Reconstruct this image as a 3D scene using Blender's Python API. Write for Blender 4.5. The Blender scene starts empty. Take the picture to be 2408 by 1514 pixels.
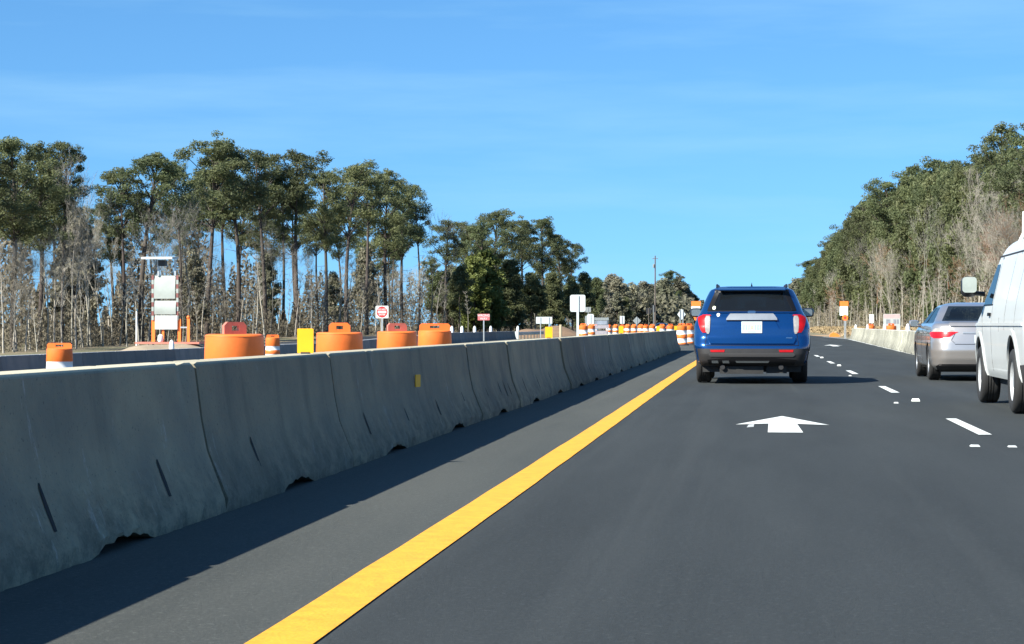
import bpy, bmesh, math, random
import numpy as np
from mathutils import Vector, Matrix
random.seed(7); np.random.seed(7)
R = math.radians
C = bpy.context.scene.collection
S = bpy.context.scene

# ------------------------------------------------------------ camera
YAW = math.atan(563.5/4950); PIT = math.atan(8/4950); CAMH = 1.014
cd = bpy.data.cameras.new('camera'); cam = bpy.data.objects.new('camera', cd); C.objects.link(cam)
cam.location = (0, 0, CAMH); cam.rotation_euler = (R(90)+PIT, 0, YAW)
cd.sensor_width = 36; cd.lens = 36*4950/2407; cd.clip_start = .1; cd.clip_end = 8000
S.camera = cam
# ------------------------------------------------------------ sky and sun
SUN_EL = R(36.5); SUN_BEAR = R(-134)          # bearing measured clockwise from +Y (behind and to the left)
w = bpy.data.worlds.new('World'); S.world = w; w.use_nodes = True
nt = w.node_tree; nt.nodes.clear()
out = nt.nodes.new('ShaderNodeOutputWorld'); bg = nt.nodes.new('ShaderNodeBackground')
sky = nt.nodes.new('ShaderNodeTexSky'); sky.sky_type = 'NISHITA'; sky.sun_disc = False
sky.sun_elevation = SUN_EL; sky.sun_rotation = SUN_BEAR
sky.altitude = 0; sky.air_density = 1.0; sky.dust_density = .35; sky.ozone_density = 2.2
hs = nt.nodes.new('ShaderNodeHueSaturation'); hs.inputs['Saturation'].default_value = 1.04; hs.inputs['Value'].default_value = 1.0
hs.inputs['Hue'].default_value = .492
gain = nt.nodes.new('ShaderNodeMix'); gain.data_type = 'RGBA'; gain.blend_type = 'MULTIPLY'; gain.inputs[0].default_value = 1
gain.inputs[7].default_value = (.70, 1.13, 1.50, 1)
tc = nt.nodes.new('ShaderNodeTexCoord'); mp = nt.nodes.new('ShaderNodeMapping'); mp.inputs['Scale'].default_value = (3.0, 1.2, 26); mp.inputs['Rotation'].default_value = (R(4), R(9), 0)
geo = nt.nodes.new('ShaderNodeVectorMath'); geo.operation = 'ADD'; geo.inputs[1].default_value = (0,0,.10)
nt.links.new(tc.outputs['Generated'], geo.inputs[0]); nt.links.new(geo.outputs[0], sky.inputs[0])
nz = nt.nodes.new('ShaderNodeTexNoise'); nz.inputs['Scale'].default_value = 1.7; nz.inputs['Detail'].default_value = 7; nz.inputs['Roughness'].default_value = .55
rp = nt.nodes.new('ShaderNodeValToRGB'); rp.color_ramp.elements[0].position = .47; rp.color_ramp.elements[0].color = (0,0,0,1); rp.color_ramp.elements[1].position = .85; rp.color_ramp.elements[1].color = (.4,.4,.4,1)
cl = nt.nodes.new('ShaderNodeMix'); cl.data_type = 'RGBA'; cl.inputs[7].default_value = (3.6, 6.4, 8.6, 1)
L = nt.links.new
L(tc.outputs['Generated'], mp.inputs[0]); L(mp.outputs[0], nz.inputs[0]); L(nz.outputs[0], rp.inputs[0])
L(sky.outputs[0], hs.inputs['Color']); L(hs.outputs[0], gain.inputs[6]); L(gain.outputs[2], cl.inputs[6]); L(rp.outputs[0], cl.inputs[0])
L(cl.outputs[2], bg.inputs[0]); L(bg.outputs[0], out.inputs[0]); bg.inputs[1].default_value = .057
sl = bpy.data.lights.new('sun', 'SUN'); sl.energy = 5.0; sl.angle = R(.53); sl.color = (1, .97, .87)
so = bpy.data.objects.new('sun', sl); C.objects.link(so)
sd = Vector((math.sin(SUN_BEAR)*math.cos(SUN_EL), math.cos(SUN_BEAR)*math.cos(SUN_EL), math.sin(SUN_EL)))
so.rotation_euler = sd.to_track_quat('Z', 'Y').to_euler(); so.location = (-30, -30, 60)
S.view_settings.view_transform = 'Standard'; S.view_settings.look = 'None'; S.view_settings.exposure = 1.15
S.cycles.max_bounces = 6; S.cycles.transparent_max_bounces = 8

# ------------------------------------------------------------ materials
def M(name, col, rough=.6, metal=0, var=0, vs=5, bump=0, bs=None, coat=0, map_=(1,1,1), spec=.5, obj_rnd=0, col2=None, trans=0, emit=None):
    m = bpy.data.materials.new(name); m.use_nodes = True; t = m.node_tree; b = t.nodes['Principled BSDF']
    b.inputs['Base Color'].default_value = (*col, 1); b.inputs['Roughness'].default_value = rough
    b.inputs['Metallic'].default_value = metal; b.inputs['Coat Weight'].default_value = coat; b.inputs['Coat Roughness'].default_value = .04
    b.inputs['Specular IOR Level'].default_value = spec
    if var or bump or obj_rnd:
        c = t.nodes.new('ShaderNodeTexCoord'); mp = t.nodes.new('ShaderNodeMapping'); mp.inputs['Scale'].default_value = map_
        t.links.new(c.outputs['Object'], mp.inputs[0])
        oi = t.nodes.new('ShaderNodeObjectInfo')
        ad = t.nodes.new('ShaderNodeVectorMath'); ad.operation = 'MULTIPLY_ADD'; cb = t.nodes.new('ShaderNodeCombineXYZ')
        for k in range(3): t.links.new(oi.outputs['Random'], cb.inputs[k])
        t.links.new(cb.outputs[0], ad.inputs[0]); ad.inputs[1].default_value = (37, 53, 71); t.links.new(mp.outputs[0], ad.inputs[2])
    if var or obj_rnd:
        n = t.nodes.new('ShaderNodeTexNoise'); n.inputs['Scale'].default_value = vs; n.inputs['Detail'].default_value = 6; n.inputs['Roughness'].default_value = .65
        t.links.new(ad.outputs[0], n.inputs[0])
        mr = t.nodes.new('ShaderNodeMapRange'); mr.inputs[1].default_value = .3; mr.inputs[2].default_value = .7
        t.links.new(n.outputs[0], mr.inputs[0])
        mx = t.nodes.new('ShaderNodeMix'); mx.data_type = 'RGBA'
        c2 = col2 if col2 else tuple(min(1, v*(1+var)) for v in col)
        mx.inputs[6].default_value = (*[v*(1-var) for v in col], 1); mx.inputs[7].default_value = (*c2, 1)
        t.links.new(mr.outputs[0], mx.inputs[0]); last = mx.outputs[2]
        if obj_rnd:
            h = t.nodes.new('ShaderNodeHueSaturation')
            m1 = t.nodes.new('ShaderNodeMapRange'); m1.inputs[3].default_value = 1-obj_rnd; m1.inputs[4].default_value = 1+obj_rnd
            t.links.new(oi.outputs['Random'], m1.inputs[0]); t.links.new(m1.outputs[0], h.inputs['Value'])
            m2 = t.nodes.new('ShaderNodeMath'); m2.operation = 'MULTIPLY'; m2.inputs[1].default_value = 7.13
            m3 = t.nodes.new('ShaderNodeMath'); m3.operation = 'FRACT'
            m4 = t.nodes.new('ShaderNodeMapRange'); m4.inputs[3].default_value = .5-obj_rnd*.07; m4.inputs[4].default_value = .5+obj_rnd*.05
            t.links.new(oi.outputs['Random'], m2.inputs[0]); t.links.new(m2.outputs[0], m3.inputs[0]); t.links.new(m3.outputs[0], m4.inputs[0]); t.links.new(m4.outputs[0], h.inputs['Hue'])
            t.links.new(last, h.inputs['Color']); last = h.outputs[0]
        t.links.new(last, b.inputs['Base Color'])
    if bump:
        n2 = t.nodes.new('ShaderNodeTexNoise'); n2.inputs['Scale'].default_value = bs or vs*8; n2.inputs['Detail'].default_value = 5
        t.links.new(ad.outputs[0], n2.inputs[0]); bp = t.nodes.new('ShaderNodeBump'); bp.inputs['Strength'].default_value = bump; bp.inputs['Distance'].default_value = .02
        t.links.new(n2.outputs[0], bp.inputs['Height']); t.links.new(bp.outputs[0], b.inputs['Normal'])
    if trans:
        o = t.nodes['Material Output']; tr = t.nodes.new('ShaderNodeBsdfTranslucent'); ms = t.nodes.new('ShaderNodeMixShader'); ms.inputs[0].default_value = trans
        if var or obj_rnd: t.links.new(last, tr.inputs[0])
        else: tr.inputs[0].default_value = (*col, 1)
        t.links.new(b.outputs[0], ms.inputs[1]); t.links.new(tr.outputs[0], ms.inputs[2]); t.links.new(ms.outputs[0], o.inputs[0])
    if emit: b.inputs['Emission Color'].default_value = (*emit[0], 1); b.inputs['Emission Strength'].default_value = emit[1]
    return m

def glassmat(name, tint, opac, col=(.01,.012,.014)):
    m = bpy.data.materials.new(name); m.use_nodes = True; t = m.node_tree; b = t.nodes['Principled BSDF']; o = t.nodes['Material Output']
    b.inputs['Base Color'].default_value = (*col, 1); b.inputs['Roughness'].default_value = .03; b.inputs['Specular IOR Level'].default_value = .6
    tr = t.nodes.new('ShaderNodeBsdfTransparent'); tr.inputs[0].default_value = (*tint, 1)
    ms = t.nodes.new('ShaderNodeMixShader'); ms.inputs[0].default_value = opac
    t.links.new(tr.outputs[0], ms.inputs[1]); t.links.new(b.outputs[0], ms.inputs[2]); t.links.new(ms.outputs[0], o.inputs[0])
    return m

def ramp_mask(t, src, lo, hi):
    r = t.nodes.new('ShaderNodeMapRange'); r.inputs[1].default_value = lo; r.inputs[2].default_value = hi; t.links.new(src, r.inputs[0]); return r.outputs[0]
def mixc(t, fac, a, b):
    x = t.nodes.new('ShaderNodeMix'); x.data_type = 'RGBA'; t.links.new(fac, x.inputs[0])
    for v, s in ((a, 6), (b, 7)):
        if isinstance(v, tuple): x.inputs[s].default_value = (*v, 1)
        else: t.links.new(v, x.inputs[s])
    return x.outputs[2]
def noise(t, vec, scale, mapping=(1,1,1), detail=6, rough=.6):
    mp = t.nodes.new('ShaderNodeMapping'); mp.inputs['Scale'].default_value = mapping; t.links.new(vec, mp.inputs[0])
    n = t.nodes.new('ShaderNodeTexNoise'); n.inputs['Scale'].default_value = scale; n.inputs['Detail'].default_value = detail; n.inputs['Roughness'].default_value = rough
    t.links.new(mp.outputs[0], n.inputs[0]); return n.outputs[0]

def concrete(name, base, warm, streak_white=(.62,.60,.55), sw=(.66,.8), dark=.42):
    m = bpy.data.materials.new(name); m.use_nodes = True; t = m.node_tree; b = t.nodes['Principled BSDF']; b.inputs['Roughness'].default_value = .85
    c = t.nodes.new('ShaderNodeTexCoord'); oi = t.nodes.new('ShaderNodeObjectInfo'); cb = t.nodes.new('ShaderNodeCombineXYZ')
    for k in range(3): t.links.new(oi.outputs['Random'], cb.inputs[k])
    ad = t.nodes.new('ShaderNodeVectorMath'); ad.operation = 'MULTIPLY_ADD'; t.links.new(cb.outputs[0], ad.inputs[0]); ad.inputs[1].default_value = (41, 67, 29); t.links.new(c.outputs['Object'], ad.inputs[2])
    v = ad.outputs[0]
    a = mixc(t, ramp_mask(t, noise(t, v, 2.2, (1,.6,.7)), .35, .65), base, warm)
    st = ramp_mask(t, noise(t, v, 2.2, (1,1.3,.16), 4, .5), .55, .95)           # rain streaks run down the face
    a = mixc(t, st, a, tuple(x*dark for x in base))
    ws = ramp_mask(t, noise(t, v, 2.6, (1,1.6,.45), 8, .75), *sw)            # pale scrapes
    a = mixc(t, ws, a, streak_white)
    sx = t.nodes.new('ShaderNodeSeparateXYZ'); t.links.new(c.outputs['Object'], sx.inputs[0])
    low = t.nodes.new('ShaderNodeMath'); low.operation = 'MULTIPLY'; t.links.new(ramp_mask(t, sx.outputs[2], .42, .02), low.inputs[0]); t.links.new(ramp_mask(t, noise(t, v, 5, (1,1,1.6), 9, .75), .4, .62), low.inputs[1])
    a = mixc(t, low.outputs[0], a, tuple(x*.5 for x in base))                # splashed dirt near the foot
    a = mixc(t, ramp_mask(t, sx.outputs[2], .797, .806), a, tuple(min(.5, x*2.4) for x in base))   # sunlit brightness of the top edge painted into the colour
    gr = noise(t, v, 60, (1,1,1), 3)
    a = mixc(t, ramp_mask(t, gr, .62, .72), a, tuple(x*.55 for x in base))
    t.links.new(a, b.inputs['Base Color'])
    # every cast section is its own shade of grey
    h = t.nodes.new('ShaderNodeHueSaturation'); mr = t.nodes.new('ShaderNodeMapRange'); mr.inputs[3].default_value = .78; mr.inputs[4].default_value = 1.22
    t.links.new(oi.outputs['Random'], mr.inputs[0]); t.links.new(mr.outputs[0], h.inputs['Value']); t.links.new(a, h.inputs['Color']); t.links.new(h.outputs[0], b.inputs['Base Color'])
    bp = t.nodes.new('ShaderNodeBump'); bp.inputs['Strength'].default_value = .5; bp.inputs['Distance'].default_value = .01
    t.links.new(noise(t, v, 35, (1,1,1), 8), bp.inputs['Height']); t.links.new(bp.outputs[0], b.inputs['Normal'])
    return m

def asphalt(name, a0, a1, wear, rough=.85):
    m = bpy.data.materials.new(name); m.use_nodes = True; t = m.node_tree; b = t.nodes['Principled BSDF']; b.inputs['Roughness'].default_value = rough
    b.inputs['Specular IOR Level'].default_value = .22
    c = t.nodes.new('ShaderNodeTexCoord'); v = c.outputs['Object']
    a = mixc(t, ramp_mask(t, noise(t, v, 1.1, (1,.12,1), 6), .35, .65), a0, a1)
    a = mixc(t, ramp_mask(t, noise(t, v, .7, (2.4,.03,1), 4), .55, .8), a, wear)          # long wheel-path polish
    a = mixc(t, ramp_mask(t, noise(t, v, 38, (1,1,1), 6, .85), .54, .72), a, tuple(x*2.0 for x in a1))   # aggregate
    a = mixc(t, ramp_mask(t, noise(t, v, 44, (1,.8,1), 6, .85), .56, .72), a, tuple(x*.45 for x in a0))
    a = mixc(t, ramp_mask(t, noise(t, v, .5, (1,.5,1), 5), .66, .74), a, tuple(x*.8 for x in a0))
    t.links.new(a, b.inputs['Base Color'])
    bp = t.nodes.new('ShaderNodeBump'); bp.inputs['Strength'].default_value = .6; bp.inputs['Distance'].default_value = .012
    t.links.new(noise(t, v, 48, (1,1,1), 6, .8), bp.inputs['Height']); t.links.new(bp.outputs[0], b.inputs['Normal'])
    return m

m_asph = asphalt('lane asphalt', (.029,.033,.034), (.040,.045,.046), (.052,.057,.057))
m_shld = asphalt('shoulder asphalt', (.056,.060,.056), (.075,.078,.071), (.098,.099,.090))
m_asph2 = asphalt('far asphalt', (.06,.062,.064), (.075,.076,.077), (.09,.09,.09))
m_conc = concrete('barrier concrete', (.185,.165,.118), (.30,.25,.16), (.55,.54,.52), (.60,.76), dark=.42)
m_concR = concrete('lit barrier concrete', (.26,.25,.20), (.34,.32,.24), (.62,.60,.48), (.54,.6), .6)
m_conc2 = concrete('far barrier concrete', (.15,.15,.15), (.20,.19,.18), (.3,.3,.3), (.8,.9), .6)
m_dark = M('dark recess', (.012,.012,.013), .9)
m_yel = M('yellow road paint', (.78,.35,.018), .6, var=.16, vs=12, bump=.2, bs=60)
m_wht = M('white road paint', (.68,.69,.65), .6, var=.18, vs=9, bump=.2, bs=60)
m_whtw = M('worn white paint', (.45,.46,.45), .7, var=.3, vs=6)
m_ora = M('drum orange', (.90,.20,.035), .45, var=.12, vs=4, bump=.05, bs=10, trans=.12)
m_orad = M('trailer and shaded handle orange', (.55,.17,.12), .5, var=.12, vs=5)
m_whb = M('white reflective band', (.82,.82,.80), .35, var=.06, vs=8)
m_rub = M('black rubber', (.018,.018,.018), .8, var=.2, vs=9)
m_sand = M('sand', (.30,.235,.16), .95, var=.25, vs=1.2, bump=.5, bs=9)
m_galv = M('galvanised steel', (.48,.50,.50), .45, .7, var=.12, vs=6)
m_alu = M('aluminium sign back', (.50,.54,.53), .55, .0, var=.05, vs=3)
m_alud = M('dull sign back', (.22,.24,.24), .55, .0, var=.08, vs=3)
m_red = M('sign red', (.55,.03,.03), .45, var=.06, vs=6)
m_redf = M('faded sign red', (.50,.13,.13), .5, var=.12, vs=6)
m_wsign = M('sign white', (.66,.68,.66), .45, var=.04, vs=6)
m_osign = M('sign orange', (.9,.20,.03), .4, var=.06, vs=6)
m_black = M('black paint', (.02,.02,.022), .5)
m_yp = M('yellow reflector', (.80,.40,.008), .35, var=.04, vs=8)
m_wood = M('weathered wood', (.42,.34,.22), .85, var=.2, vs=3, map_=(4,4,.5))
m_pole = M('utility pole wood', (.12,.10,.085), .9, var=.25, vs=3, map_=(4,4,.3))
m_bark = M('pine bark', (.075,.06,.05), .95, var=.35, vs=2.2, map_=(1,1,.35), bump=.6, bs=12, obj_rnd=.25)
m_barkr = M('pale bark', (.34,.31,.255), .95, var=.3, vs=1.6, map_=(1,1,.3), bump=.3, bs=12, obj_rnd=.22)
m_barkg = M('grey bark', (.22,.205,.175), .95, var=.3, vs=1.6, map_=(1,1,.3), obj_rnd=.28)
m_redb = M('reddish twigs', (.26,.145,.085), .95, var=.3, vs=1.6, obj_rnd=.2)
m_needle = M('pine needles', (.088,.112,.048), .7, var=.30, vs=.35, obj_rnd=.24, trans=.42, col2=(.170,.190,.080))
m_needy = M('young green foliage', (.14,.19,.045), .7, var=.3, vs=.4, obj_rnd=.15, trans=.3, col2=(.19,.22,.05))
m_brush = M('brown brush', (.17,.145,.10), .95, var=.35, vs=.25, obj_rnd=.15, col2=(.28,.24,.165), trans=.2)
m_brushd = M('grey undergrowth', (.105,.088,.062), .95, var=.4, vs=.12, obj_rnd=.1, col2=(.21,.18,.125), trans=.2)

# ------------------------------------------------------------ object helpers
def obj(name, me, parent=None, loc=(0,0,0), rot=(0,0,0)):
    o = bpy.data.objects.new(name, me); C.objects.link(o); o.location = loc; o.rotation_euler = rot
    if parent: o.parent = parent
    return o
def tag(o, label, cat, group=None, kind=None):
    o['label'] = label; o['category'] = cat
    if group: o['group'] = group
    if kind: o['kind'] = kind
    return o
def thing(name, label, cat, loc=(0,0,0), rz=0, group=None):
    return tag(obj(name, None, None, loc, (0,0,rz)), label, cat, group)
def copy_tree(o, parent=None, loc=None, rz=None, sc=None, label=None, cat=None, group=None):
    c = o.copy(); C.objects.link(c)
    if parent: c.parent = parent
    if loc is not None: c.location = loc
    if rz is not None: c.rotation_euler = (c.rotation_euler[0], c.rotation_euler[1], rz)
    if sc is not None: c.scale = sc
    if label: c['label'] = label
    if cat: c['category'] = cat
    if group: c['group'] = group
    for ch in [x for x in o.children]: copy_tree(ch, c)
    return c
class MB:
    def __init__(s): s.v = []; s.f = []; s.m = []; s.n = 0
    def add(s, vs, fs, mi=0):
        k = len(s.v); s.v += [tuple(p) for p in vs]; s.f += [tuple(i+k for i in f) for f in fs]; s.m += [mi]*len(fs)
    def box(s, x0,x1,y0,y1,z0,z1, mi=0):
        s.add([(x0,y0,z0),(x1,y0,z0),(x1,y1,z0),(x0,y1,z0),(x0,y0,z1),(x1,y0,z1),(x1,y1,z1),(x0,y1,z1)],
              [(3,2,1,0),(4,5,6,7),(0,1,5,4),(1,2,6,5),(2,3,7,6),(3,0,4,7)], mi)
    def tube(s, p0, p1, r0, r1=None, n=8, mi=0, caps=True):
        r1 = r0 if r1 is None else r1
        p0 = Vector(p0); p1 = Vector(p1); d = (p1-p0)
        if d.length < 1e-6: return
        d.normalize(); a = Vector((1,0,0)) if abs(d.x) < .8 else Vector((0,1,0)); u = d.cross(a).normalized(); v = d.cross(u)
        vs = []
        for p, r in ((p0,r0),(p1,r1)):
            for k in range(n):
                t = 2*math.pi*k/n; vs.append(p+u*(r*math.cos(t))+v*(r*math.sin(t)))
        fs = [(k, (k+1)%n, n+(k+1)%n, n+k) for k in range(n)]
        if caps: fs += [tuple(range(n-1,-1,-1)), tuple(range(n, 2*n))]
        s.add(vs, fs, mi)
    def lathe(s, prof, n=28, axis='z', o=(0,0,0), mi=None, cap=True):
        vs = []
        for (r, h) in prof:
            for k in range(n):
                t = 2*math.pi*k/n; a, b = r*math.cos(t), r*math.sin(t)
                vs.append((o[0]+a,o[1]+b,o[2]+h) if axis == 'z' else (o[0]+h,o[1]+a,o[2]+b))
        base = len(s.v); s.v += vs
        for j in range(len(prof)-1):
            for k in range(n):
                s.f.append((base+j*n+k, base+j*n+(k+1)%n, base+(j+1)*n+(k+1)%n, base+(j+1)*n+k)); s.m.append(mi[j] if mi else 0)
        if cap:
            s.f.append(tuple(base+k for k in range(n-1,-1,-1))); s.m.append(mi[0] if mi else 0)
            s.f.append(tuple(base+(len(prof)-1)*n+k for k in range(n))); s.m.append(mi[-1] if mi else 0)
    def prism(s, poly, y0, y1, mi=0):         # polygon in xz extruded along y
        n = len(poly); s.add([(x,y0,z) for x,z in poly]+[(x,y1,z) for x,z in poly],
              [tuple(range(n)), tuple(range(2*n-1,n-1,-1))]+[(k,n+k,n+(k+1)%n,(k+1)%n) for k in range(n)], mi)
    def mesh(s, name, mats, smooth=False, ang=35):
        me = bpy.data.meshes.new(name); me.from_pydata(s.v, [], s.f); mats = mats if isinstance(mats, (list,tuple)) else [mats]
        for m in mats: me.materials.append(m)
        me.polygons.foreach_set('material_index', s.m)
        if smooth:
            me.polygons.foreach_set('use_smooth', [True]*len(me.polygons)); me.set_sharp_from_angle(angle=R(ang))
        me.update(); return me
    def build(s, name, mats, parent=None, loc=(0,0,0), rot=(0,0,0), smooth=False, ang=35, recalc=True):
        me = s.mesh(name, mats, False)
        if recalc:
            bm = bmesh.new(); bm.from_mesh(me); bmesh.ops.recalc_face_normals(bm, faces=bm.faces); bm.to_mesh(me); bm.free()
        if smooth:
            me.polygons.foreach_set('use_smooth', [True]*len(me.polygons)); me.set_sharp_from_angle(angle=R(ang))
        return obj(name, me, parent, loc, rot)
def rbox(mb, x0,x1,y0,y1,z0,z1,r=.02,seg=4,mi=0):     # plate facing -y with rounded corners in xz
    pts = []
    for cx, cz, a0 in ((x1-r,z1-r,0),(x0+r,z1-r,90),(x0+r,z0+r,180),(x1-r,z0+r,270)):
        for k in range(seg+1):
            a = R(a0+90*k/seg); pts.append((cx+r*math.cos(a), cz+r*math.sin(a)))
    mb.prism(pts, y0, y1, mi)
def text_mesh(body, size, mat, parent, loc, name='lettering', rot=(R(90),0,0), bold=.0):
    cu = bpy.data.curves.new('t', 'FONT'); cu.body = body; cu.size = size; cu.align_x = 'CENTER'; cu.align_y = 'CENTER'; cu.extrude = .003; cu.offset = bold
    o = bpy.data.objects.new('t', cu); C.objects.link(o); bpy.context.view_layer.update()
    dg = bpy.context.evaluated_depsgraph_get(); me = bpy.data.meshes.new_from_object(o.evaluated_get(dg))
    bpy.data.objects.remove(o); me.materials.clear(); me.materials.append(mat); me.name = name
    return obj(name, me, parent, loc, rot)
# a pixel of the 2407-wide photograph on the vertical plane at distance Y down the road (used only to read off positions)
def atY(x, y, Y):
    u = (x-1203.5)/4950; v = (757-y)/4950
    f = Vector((-math.sin(YAW)*math.cos(PIT), math.cos(YAW)*math.cos(PIT), math.sin(PIT))); r = Vector((math.cos(YAW), math.sin(YAW), 0)); up = r.cross(f)
    d = f+u*r+v*up; t = Y/d.y; return Vector((d.x*t, Y, CAMH+d.z*t))
def interp(x, a, b): return float(np.interp(x, a, b))

# ------------------------------------------------------------ ground
def gz(x, y):
    if x > 0: 
        k = interp(y, [0,120,170], [.45,.6,1]); return k*interp(x, [7.6,9,12,30,60], [0,.18,.5,.7,.7])
    a = -x
    near = interp(a, [6.3,13,20,22,30,50], [0,-.4,-.4,-.78,-.9,-1.25])*interp(y, [0,110,150,400,900], [1,1,.48,.5,.5])
    far = interp(y, [0,182,254,400,900], [-1.37,-1.37,-.42,-.40,-.3])
    k = min(1, max(0, (a-30)/28)); k = k*k*(3-2*k)
    return near*(1-k)+far*k
xs = [-3000,-800,-300,-150,-100,-80,-70,-62,-56,-50,-44,-38,-33,-30,-27,-24,-22,-21,-20,-17,-13,-10,-8,-6.3,-4,-2,0,3,5.5,7.6,9,10.5,12,16,20,25,30,40,60,100,200,500,3000]
ys = [-200,-60,-20]+[i*8 for i in range(0,30)]+[250,265,280,300,330,370,420,480,560,650,760,900,1200,1800,4000]
gb = MB(); n = len(xs)
gb.v = [(x, y, gz(x,y)) for y in ys for x in xs]
gb.f = [(j*n+i, j*n+i+1, (j+1)*n+i+1, (j+1)*n+i) for j in range(len(ys)-1) for i in range(n-1)]; gb.m = [0]*len(gb.f)
def ground_mat():
    m = bpy.data.materials.new('roadside ground'); m.use_nodes = True; t = m.node_tree; b = t.nodes['Principled BSDF']; b.inputs['Roughness'].default_value = .95
    v = t.nodes.new('ShaderNodeTexCoord').outputs['Object']
    a = mixc(t, ramp_mask(t, noise(t, v, .18, (1,.4,1), 7), .42, .58), (.20,.155,.095), (.105,.11,.05))
    a = mixc(t, ramp_mask(t, noise(t, v, .09, (1,.3,1), 6), .52, .62), a, (.40,.25,.14))
    a = mixc(t, ramp_mask(t, noise(t, v, 4, (1,1,1), 6), .5, .8), a, (.30,.25,.16))
    t.links.new(a, b.inputs['Base Color']); bp = t.nodes.new('ShaderNodeBump'); bp.inputs['Distance'].default_value = .1
    t.links.new(noise(t, v, 3, (1,1,1), 8), bp.inputs['Height']); t.links.new(bp.outputs[0], b.inputs['Normal']); return m
o = gb.build('ground', ground_mat(), smooth=True, ang=80); o['kind'] = 'structure'
def sheet(name, pts, mat, z, ynum=40):       # pts: (y, x0, x1)
    mb = MB(); rows = []
    for a, b in zip(pts[:-1], pts[1:]):
        k = max(1, int((b[0]-a[0])/25)); rows += [tuple(a[i]+(b[i]-a[i])*j/k for i in range(3)) for j in range(k)]
    rows.append(pts[-1])
    for y, x0, x1 in rows: mb.v += [(x0,y,z),(x1,y,z)]
    mb.f = [(2*i,2*i+1,2*i+3,2*i+2) for i in range(len(rows)-1)]; mb.m = [0]*len(mb.f)
    o = mb.build(name, mat); o['kind'] = 'structure'; return o
sheet('shoulder', [(-30,-6.3,-1.55),(1500,-6.3,-1.55)], m_shld, .004)
sheet('road', [(-30,-1.55,6.2),(74,-1.55,6.2),(158,-1.55,7.4),(212,-1.55,5.9),(1500,-1.55,5.9)], m_asph, .004)
# the second carriageway beyond the median, following the ground
mb = MB(); yy = [y for y in ys if y >= -20 and y <= 1800]
for y in yy:
    for x in (-20,-17,-13,-10,-8): mb.v.append((x, y, gz(x,y)+.02))
mb.f = [(j*5+i, j*5+i+1, (j+1)*5+i+1, (j+1)*5+i) for j in range(len(yy)-1) for i in range(4)]; mb.m = [0]*len(mb.f)
o = mb.build('median_pavement', m_asph2); o['kind'] = 'structure'
mb = MB()
for y in yy:
    for x in (-50,-44,-38,-33,-30,-27): mb.v.append((x, y, gz(x,y)+.03))
mb.f = [(j*6+i, j*6+i+1, (j+1)*6+i+1, (j+1)*6+i) for j in range(len(yy)-1) for i in range(5)]; mb.m = [0]*len(mb.f)
o = mb.build('far_carriageway', m_asph2); o['kind'] = 'structure'
# markings
def ragline(name, mat, x0, x1, y0, y1, z, step=.8, j=.004):
    mb = MB(); k = int((y1-y0)/step)
    for i in range(k+1):
        y = y0+i*step; a = .012*math.sin(y*.11); mb.v += [(x0+a+random.uniform(-j,j), y, z), (x1+a+random.uniform(-j,j), y, z)]
    mb.f = [(2*i,2*i+1,2*i+3,2*i+2) for i in range(k)]; mb.m = [0]*k
    o = mb.build(name, mat); o['kind'] = 'structure'; return o
ragline('yellow_edge_line', m_yel, -1.60, -1.385, -5, 400, .009)
db = MB()
for k in range(-1, 40):
    y0 = 19.75+12.2*k; db.v += [(2.075,y0,.009),(2.20,y0+.03,.009),(2.195,y0+3.4,.009),(2.08,y0+3.38,.009)]; i = len(db.v)-4; db.f.append((i,i+1,i+2,i+3)); db.m.append(0)
o = db.build('lane_line_dashes', m_wht); o['kind'] = 'structure'
mb = MB()
E1 = [(20,5.45,5.58),(73,5.50,5.63),(158,7.0,7.16),(190,6.1,6.2)]
for y in range(20, 190, 2):
    a = interp(y,[e[0] for e in E1],[e[1] for e in E1])+random.uniform(-.03,.03); mb.v += [(a,y,.009),(a+.17+random.uniform(0,.08),y,.009)]
k = len(mb.v)//2; mb.f = [(2*i,2*i+1,2*i+3,2*i+2) for i in range(k-1)]; mb.m = [0]*(k-1)
o = mb.build('white_edge_line', m_whtw); o['kind'] = 'structure'
def arrow(name, cx, y0, sc=1.0):
    mb = MB(); P = [(-.165,0),(.165,0),(.145,1.75),(.46,1.55),(.02,3.6),(-.48,1.55),(-.145,1.78)]
    mb.v = [(cx+x, y0+y*sc, .009) for x,y in P]; mb.f = [(0,1,2,6),(2,3,4),(4,5,6),(2,4,6)]; mb.m = [0]*4
    o = mb.build(name, m_wht); o['kind'] = 'structure'
arrow('lane_arrow', .315, 19.95); arrow('lane_arrow', 4.05, 102.5, 2.4)
mb = MB(); mb.v = [(-.05,20.9,.009),(.02,21.0,.009),(.025,21.6,.009),(-.03,21.5,.009)]; mb.f = [(0,1,2,3)]; mb.m = [0]; o = mb.build('paint_remnant', m_whtw); o['kind'] = 'structure'
def marker(x, y, w, l, h, mat, label):
    mb = MB(); mb.v = [(-w,-l,0),(w,-l,0),(w,l,0),(-w,l,0),(-w*.75,-l*.45,h),(w*.75,-l*.45,h),(w*.75,l*.45,h),(-w*.75,l*.45,h)]
    mb.f = [(4,5,6,7),(0,1,5,4),(1,2,6,5),(2,3,7,6),(3,0,4,7),(3,2,1,0)]; mb.m = [0]*6
    tag(mb.build('pavement_marker', mat, loc=(x,y,.0045)), label, 'pavement marker', 'raised markers along the dashed lane line')
marker(2.17,28.5,.055,.06,.035,m_wht,'bright white raised marker on the asphalt between the two nearest lane dashes')
marker(1.86,27.7,.03,.04,.016,m_whtw,'small worn marker just left of the bright white raised marker')
marker(1.85,17.9,.04,.06,.014,m_whtw,'small white marker left of the lane line, nearest the camera')
marker(2.15,17.85,.035,.06,.012,m_whtw,'faint marker on the lane line nearest the right picture edge')
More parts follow.
